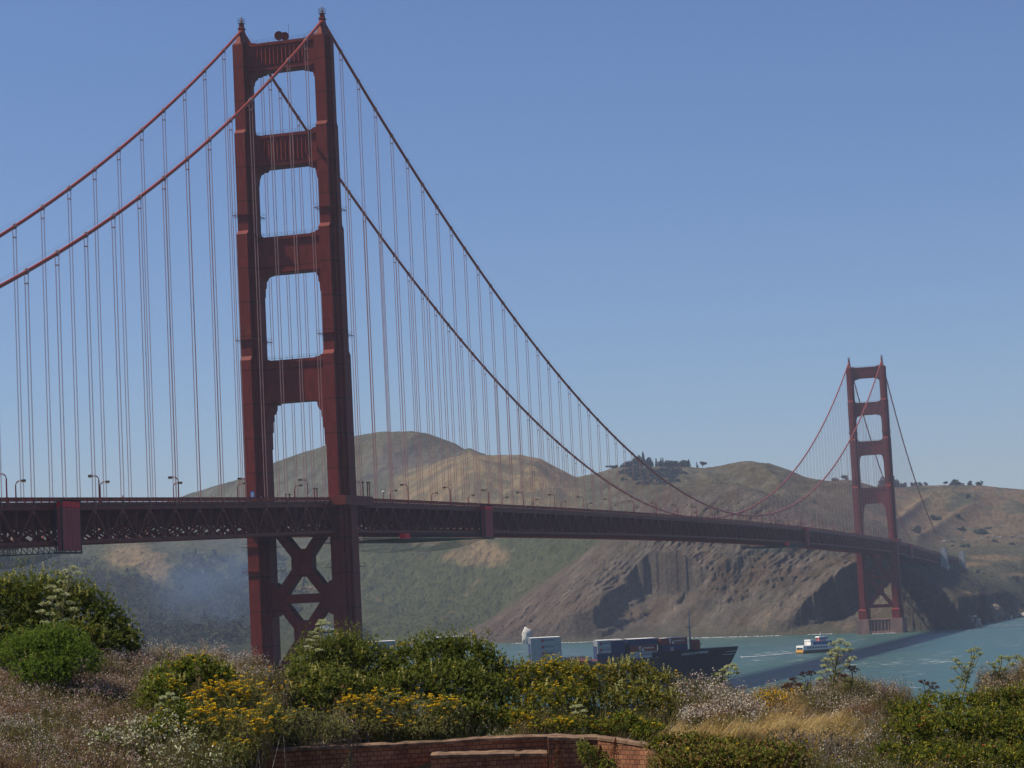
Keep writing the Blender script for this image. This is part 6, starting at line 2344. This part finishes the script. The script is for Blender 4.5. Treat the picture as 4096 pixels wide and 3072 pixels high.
patch('wildflowers', 'small yellow flowers on the crest where the shadow of the bridge meets the bank', 'wildflowers', [[(1600, 1508, 42.6), (1720, 1498, 42.8), (1725, 1520, 42), (1610, 1530, 41.8)]], 36, 800, .3, OLV, OLV, [(.66, .38, .02), (.7, .45, .03)], .6, .05, .034)
patch('wildflowers', 'white flowered herbs filling the bottom left of the picture below the pink slope', 'wildflowers', [[(170, 1600, 37.5), (330, 1560, 38), (520, 1640, 36.5), (170, 1690, 35.5)]], 37, 5000, .4, OLV, OLV + MOSSY[:2], [(.56, .56, .36), (.60, .58, .42), (.48, .50, .26)], .06, .05, .05)
patch('wildflowers', 'tan herbs with tiny flowers at the upper right edge behind the dark bush', 'wildflowers', [[(2120, 1452, 43), (2240, 1425, 43.5), (2240, 1490, 42), (2120, 1500, 42)]], 38, 4500, .4, STRAW + OLV, OLV + STRAW, [(.42, .32, .2), (.5, .45, .4)], .25, .05)
patch('dry_grass', 'golden dry grass combed by the wind in a strip behind the brambles', 'grass', [[(1445, 1585, 39.6), (1560, 1555, 41), (1700, 1545, 41), (1480, 1602, 39)], [(1560, 1560, 40.6), (1740, 1525, 42), (1790, 1555, 40.6), (1600, 1585, 39.3)], [(1700, 1552, 40.8), (1850, 1558, 40.6), (1900, 1600, 39), (1690, 1590, 39)]], 39, 30000, .36, [(.50, .36, .15), (.56, .42, .19), (.44, .31, .12), (.60, .47, .23)], [(.52, .39, .17), (.46, .33, .13)], PINKS, 0, .75, .03, .009, 1)
patch('herbs', 'low mixed herbs and dry stems on the bank between the bushes', 'herbs', [[(330, 1470, 40.5), (640, 1440, 42), (560, 1600, 38.5), (330, 1670, 36.5)], [(600, 1500, 41.5), (1450, 1520, 42.2), (1450, 1590, 40.7), (700, 1590, 40.6)], [(1400, 1560, 41), (2240, 1520, 42), (2240, 1680, 36.5), (1400, 1680, 36.5)]], 40, 22000, .3, OLV + STRAW[:2], OLV + LUP, [(.5, .48, .4), (.6, .4, .05)], .04, .08)


patch('herbs', 'low mixed herbs and dry grass on the bank beyond the left and right bushes', 'herbs', [[(-420, 1400, 43), (-30, 1400, 43), (-30, 1680, 36), (-420, 1680, 36)], [(2240, 1480, 43), (2640, 1470, 43), (2640, 1700, 36), (2240, 1700, 36)]], 41, 16000, .4, OLV + STRAW, OLV + LUP, [(.5, .48, .4)], .04, .08)


# ---- single tall plants
def umbel_plant(name, label, tip, base, heads_px, seed, colr, stemc, hr=.06, d=42.0):
    """tall branching stem with domed flower umbels at the given points"""
    rng = np.random.RandomState(seed)
    b = at(base[0], base[1], d)
    root = tag(empty(name, tuple(b)), label, 'plant')
    m = MB()
    top = at(tip[0], tip[1], d) - b
    mid = top * .5 + np.array([.03, 0, .02])
    m.tube([(0, 0, -.25), mid, top], [.016, .012, .006], 6)
    for i, (u, v, s) in enumerate(heads_px):
        h = at(u, v, d + rng.uniform(-.3, .3)) - b
        f = np.clip((h[2] / max(top[2], .01)) * .62, .1, .93)
        st = (mid * (f / .5) if f < .5 else mid + (top - mid) * ((f - .5) / .5))
        kn = st * .45 + h * .55 + np.array([0, 0, -.05])
        m.tube([st, kn, h], [.008, .006, .004], 5)
        R = hr * s
        k = 16
        rays = MB()
        fl, fc = [], []
        for j in range(k):
            a, rr = rng.uniform(0, 2 * pi), R * sqrt(rng.uniform(.05, 1))
            e = h + np.array([rr * cos(a), rr * sin(a), R * .55 * (1 - (rr / R) ** 2) + R * .35])
            m.tube([h, e], .0025, 3, False)
            q = e + rng.normal(size=(9, 3)) * np.array([.013, .013, .005])
            ax = unit(rng.normal(size=(9, 3)) + np.array([0, 0, .4]))
            sd = unit(np.cross(ax, rng.normal(size=(9, 3))))
            fl.append(quads_from(q, ax, sd, rng.uniform(.014, .024, 9), rng.uniform(.013, .02, 9)))
            fc.append(np.repeat(np.array(colr[rng.randint(len(colr))])[None] * rng.uniform(.8, 1.15, (9, 1)), 4, 0))
        v = np.concatenate(fl)
        link('umbel', mesh_np('umbel', v, np.arange(len(v)).reshape(-1, 4), np.concatenate(fc)), M_petal, root)
    m.build('stem', stemc, root)
    # feathery leaves low on the stem
    n = 60
    q = np.outer(rng.uniform(.1, .6, n), top) + rng.normal(size=(n, 3)) * .07
    a, c = tufts(rng, q, np.tile([0, 0, 1.], (n, 1)), 4, .06, .014, [(.10, .12, .04), (.13, .14, .05)])
    link('leaf_cluster', mesh_np('leaf_cluster', a, np.arange(len(a)).reshape(-1, 4), c), M_leaf, root)['kind'] = 'stuff'
    return root


GCR = [(.48, .52, .22), (.55, .57, .30), (.40, .46, .16), (.60, .60, .40)]
GCY = [(.30, .36, .13), (.40, .44, .18), (.46, .46, .22)]
BRN = [(.085, .040, .030), (.11, .055, .035), (.07, .035, .03)]
umbel_plant('hemlock_plant', 'tall pale green umbel plant standing out of the large lupin bush on the left', (152, 1232, 0), (118, 1385), [(142, 1240, 1.2), (158, 1232, 1.1), (168, 1243, 1.0), (150, 1250, .9), (135, 1262, 1.2), (110, 1275, 1.4), (125, 1282, 1.2), (112, 1297, 1.3), (140, 1290, 1.1), (100, 1310, 1.4), (128, 1312, 1.2), (88, 1328, 1.3), (150, 1308, 1.2), (160, 1322, 1.2), (108, 1332, 1.1), (140, 1345, 1.2), (95, 1350, 1.1), (130, 1368, 1.0)], 51, GCR, M_stem, .075, 41.6)
umbel_plant('hemlock_plant', 'pale umbel plant in front of the near tower right leg, beside the white deckhouse', (697, 1342, 0), (668, 1450), [(697, 1345, 1.0), (690, 1352, .9), (703, 1350, .9), (688, 1363, 1.0), (700, 1366, .8), (675, 1372, 1.2), (670, 1388, 1.2), (684, 1380, .9), (680, 1398, 1.1), (665, 1404, 1.2), (668, 1424, 1.1), (690, 1408, 1.0)], 52, GCR, M_stem, .07, 42.2)
umbel_plant('hemlock_plant', 'tallest pale umbel plant standing before the water just below the ferry', (1812, 1392, 0), (1792, 1490), [(1800, 1396, 1.2), (1815, 1391, 1.3), (1828, 1398, 1.2), (1836, 1408, 1.0), (1806, 1408, 1.2), (1822, 1410, 1.1), (1795, 1418, 1.2), (1810, 1420, 1.0), (1785, 1432, 1.2), (1797, 1428, .9), (1780, 1444, 1.1), (1835, 1432, 1.0), (1842, 1425, .8), (1828, 1440, .8), (1776, 1458, 1.1), (1790, 1452, .9), (1772, 1472, 1.0)], 53, GCR, M_stem, .078, 42.5)
umbel_plant('fennel_plant', 'olive feathery umbel plant before the water, between the tallest one and the right edge', (2106, 1408, 0), (2072, 1500), [(2098, 1411, 1.2), (2110, 1408, 1.3), (2116, 1418, 1.1), (2104, 1424, 1.0), (2064, 1430, 1.0), (2072, 1437, .8), (2096, 1440, 1.1), (2084, 1446, .9), (2062, 1446, .8), (2090, 1456, 1.0), (2070, 1468, .8), (2080, 1470, .8), (2056, 1474, .7)], 54, GCY, M_stem, .07, 42.8)
umbel_plant('fennel_plant', 'olive feathery umbel plant nearest the right edge of the picture', (2166, 1420, 0), (2140, 1505), [(2164, 1424, .9), (2158, 1432, .9), (2142, 1438, 1.0), (2150, 1444, .8), (2146, 1456, .9), (2180, 1428, 1.2), (2196, 1424, 1.2), (2208, 1430, 1.2), (2186, 1440, 1.0), (2160, 1456, .9), (2140, 1468, .8), (2172, 1450, 1.0)], 55, GCY, M_stem, .075, 43)
umbel_plant('dried_umbel_plant', 'dark brown dried umbels on the crest left of the tallest pale umbel plant', (1745, 1466, 0), (1738, 1506), [(1718, 1474, 1.3), (1708, 1484, 1.1), (1738, 1463, 1.2), (1752, 1461, 1.2), (1698, 1488, .9), (1728, 1484, .9)], 56, BRN, M_dark, .085, 42.6)
umbel_plant('dried_umbel_plant', 'dark brown dried umbel right of the tallest pale umbel plant', (1842, 1450, 0), (1832, 1496), [(1840, 1448, 1.2), (1848, 1453, 1.2), (1810, 1462, 1.0), (1824, 1464, .8)], 57, BRN, M_dark, .08, 42.8)
umbel_plant('dried_umbel_plant', 'dark brown dried umbels leaning over the notch at the edge of the dark right bush', (2010, 1482, 0), (1975, 1530), [(1995, 1478, 1.1), (2012, 1484, 1.3), (2020, 1490, 1.0), (2006, 1500, .9)], 58, BRN, M_dark, .08, 42.6)
umbel_plant('yarrow_plant', 'pale green umbel plant leaning in front of the bow of the container ship', (1580, 1440, 0), (1540, 1500), [(1572, 1444, 1.1), (1582, 1440, 1.1), (1588, 1448, 1.0), (1562, 1452, 1.2), (1552, 1460, 1.0), (1575, 1458, .9), (1594, 1456, .8)], 59, GCR, M_stem, .06, 42.8)
umbel_plant('yarrow_plant', 'white green umbels low beside the parapet, right of the yellow dotted bush', (1250, 1530, 0), (1258, 1575), [(1240, 1532, 1.2), (1252, 1530, 1.1), (1262, 1540, 1.0), (1244, 1544, 1.0), (1258, 1552, .9)], 60, GCR, M_stem, .06, 41)


umbel_plant('hemlock_plant', 'low white green umbel plant in the herbs at the bottom left', (245, 1585, 0), (235, 1670), [(225, 1592, 1.2), (240, 1584, 1.2), (252, 1590, 1.1), (262, 1600, 1.2), (232, 1604, 1.1), (215, 1612, 1.1), (248, 1610, 1.2), (270, 1618, 1.0), (205, 1628, 1.1), (236, 1624, 1.1), (258, 1632, 1.1), (280, 1636, 1.0)], 61, [(.56, .56, .40), (.60, .60, .46), (.48, .52, .28)], M_stem, .075, 37.2)
umbel_plant('hemlock_plant', 'pale green umbel plant rising before the low dark shrub on the left slope', (365, 1505, 0), (372, 1600), [(352, 1512, 1.1), (366, 1505, 1.2), (378, 1514, 1.0), (345, 1528, 1.1), (384, 1530, 1.0), (360, 1540, 1.1), (376, 1552, 1.0), (340, 1550, .9)], 62, GCR, M_stem, .065, 38.2)
bush('green_bush', 'small dark green bush low in the pink flowered slope, bottom left', [(205, 1620, 55, 34, 37), (165, 1640, 45, 30, 36.8)], LUPD, 17, 150, 6, .065, .02, None, None, 14)
bush('green_bush', 'small olive bush at the left edge under the bright green one', [(10, 1500, 42, 24, 40.2), (52, 1492, 34, 20, 40.3)], LUP, 18, 150, 6, .06, .02, None, None, 12)


def dock(label, u, v0, v1, d, seed, colr):
    rng = np.random.RandomState(seed)
    b, tp = at(u, v1, d), at(u + 8, v0, d)
    root = tag(empty('dock_plant', tuple(b)), label, 'plant', 'dried dock stalks before the parapet')
    ax = tp - b
    m = MB().tube([(0, 0, -.3), ax * .5, ax], [.012, .01, .004], 5)
    m.build('stem', M_stem, root)
    n = 420
    t_ = rng.uniform(.25, 1, n)
    a = rng.uniform(0, 2 * pi, n)
    br_ = rng.randint(0, 5, n)
    q = np.outer(t_, ax) + np.stack([np.cos(a), np.sin(a), np.zeros(n)], 1) * (.03 * (1.2 - t_))[:, None] + np.outer((br_ - 2) * .05 * (1 - t_) * 1.3, RH)
    v, c = clump_quads(rng, q, .022, colr, .3)
    link('seed_head', mesh_np('seed_head', v, np.arange(len(v)).reshape(-1, 4), c), M_leaf, root)


dock('tall red brown dock stalk in front of the parapet, right of the pier', 1322, 1594, 1680, 38.2, 71, (.16, .045, .022))
dock('red brown dock stalk, the lower one next to the tall one', 1290, 1610, 1680, 38.2, 72, (.16, .05, .025))
dock('red brown dock stalk rising before the square brick pier', 1200, 1600, 1680, 38.4, 73, (.17, .06, .03))
dock('pale dried stalk standing before the lower left of the parapet', 750, 1620, 1680, 38.0, 74, (.18, .15, .10))
# green vine hanging before the brick pier
bush('vine', 'yellow green vine climbing in front of the brick pier', [(1285, 1640, 26, 26, 38.4), (1262, 1622, 12, 20, 38.4), (1310, 1655, 22, 18, 38.2)], [(.10, .125, .03), (.13, .14, .04)], 75, 190, 5, .05, .022, None, None, 12, cat='plant')

# ------------------------------------------------------------------ sea haze over the strait
hz = MB().box(-2700, 2700, -760, 3700, -14.5, 262)
hm = bpy.data.materials.new('sea_haze')
hm.use_nodes = True
_t = hm.node_tree
_t.nodes.clear()
_o = _t.nodes.new('ShaderNodeOutputMaterial')
_v = _t.nodes.new('ShaderNodeVolumePrincipled')
_v.inputs['Color'].default_value = (0.62, 0.75, 1.0, 1)
_v.inputs['Density'].default_value = 0.00007
_v.inputs['Anisotropy'].default_value = 0.1
_t.links.new(_v.outputs[0], _o.inputs['Volume'])
haze = hz.build('haze', hm)
tag(haze, 'thin blue sea haze filling the air over the strait', 'haze', kind='stuff')
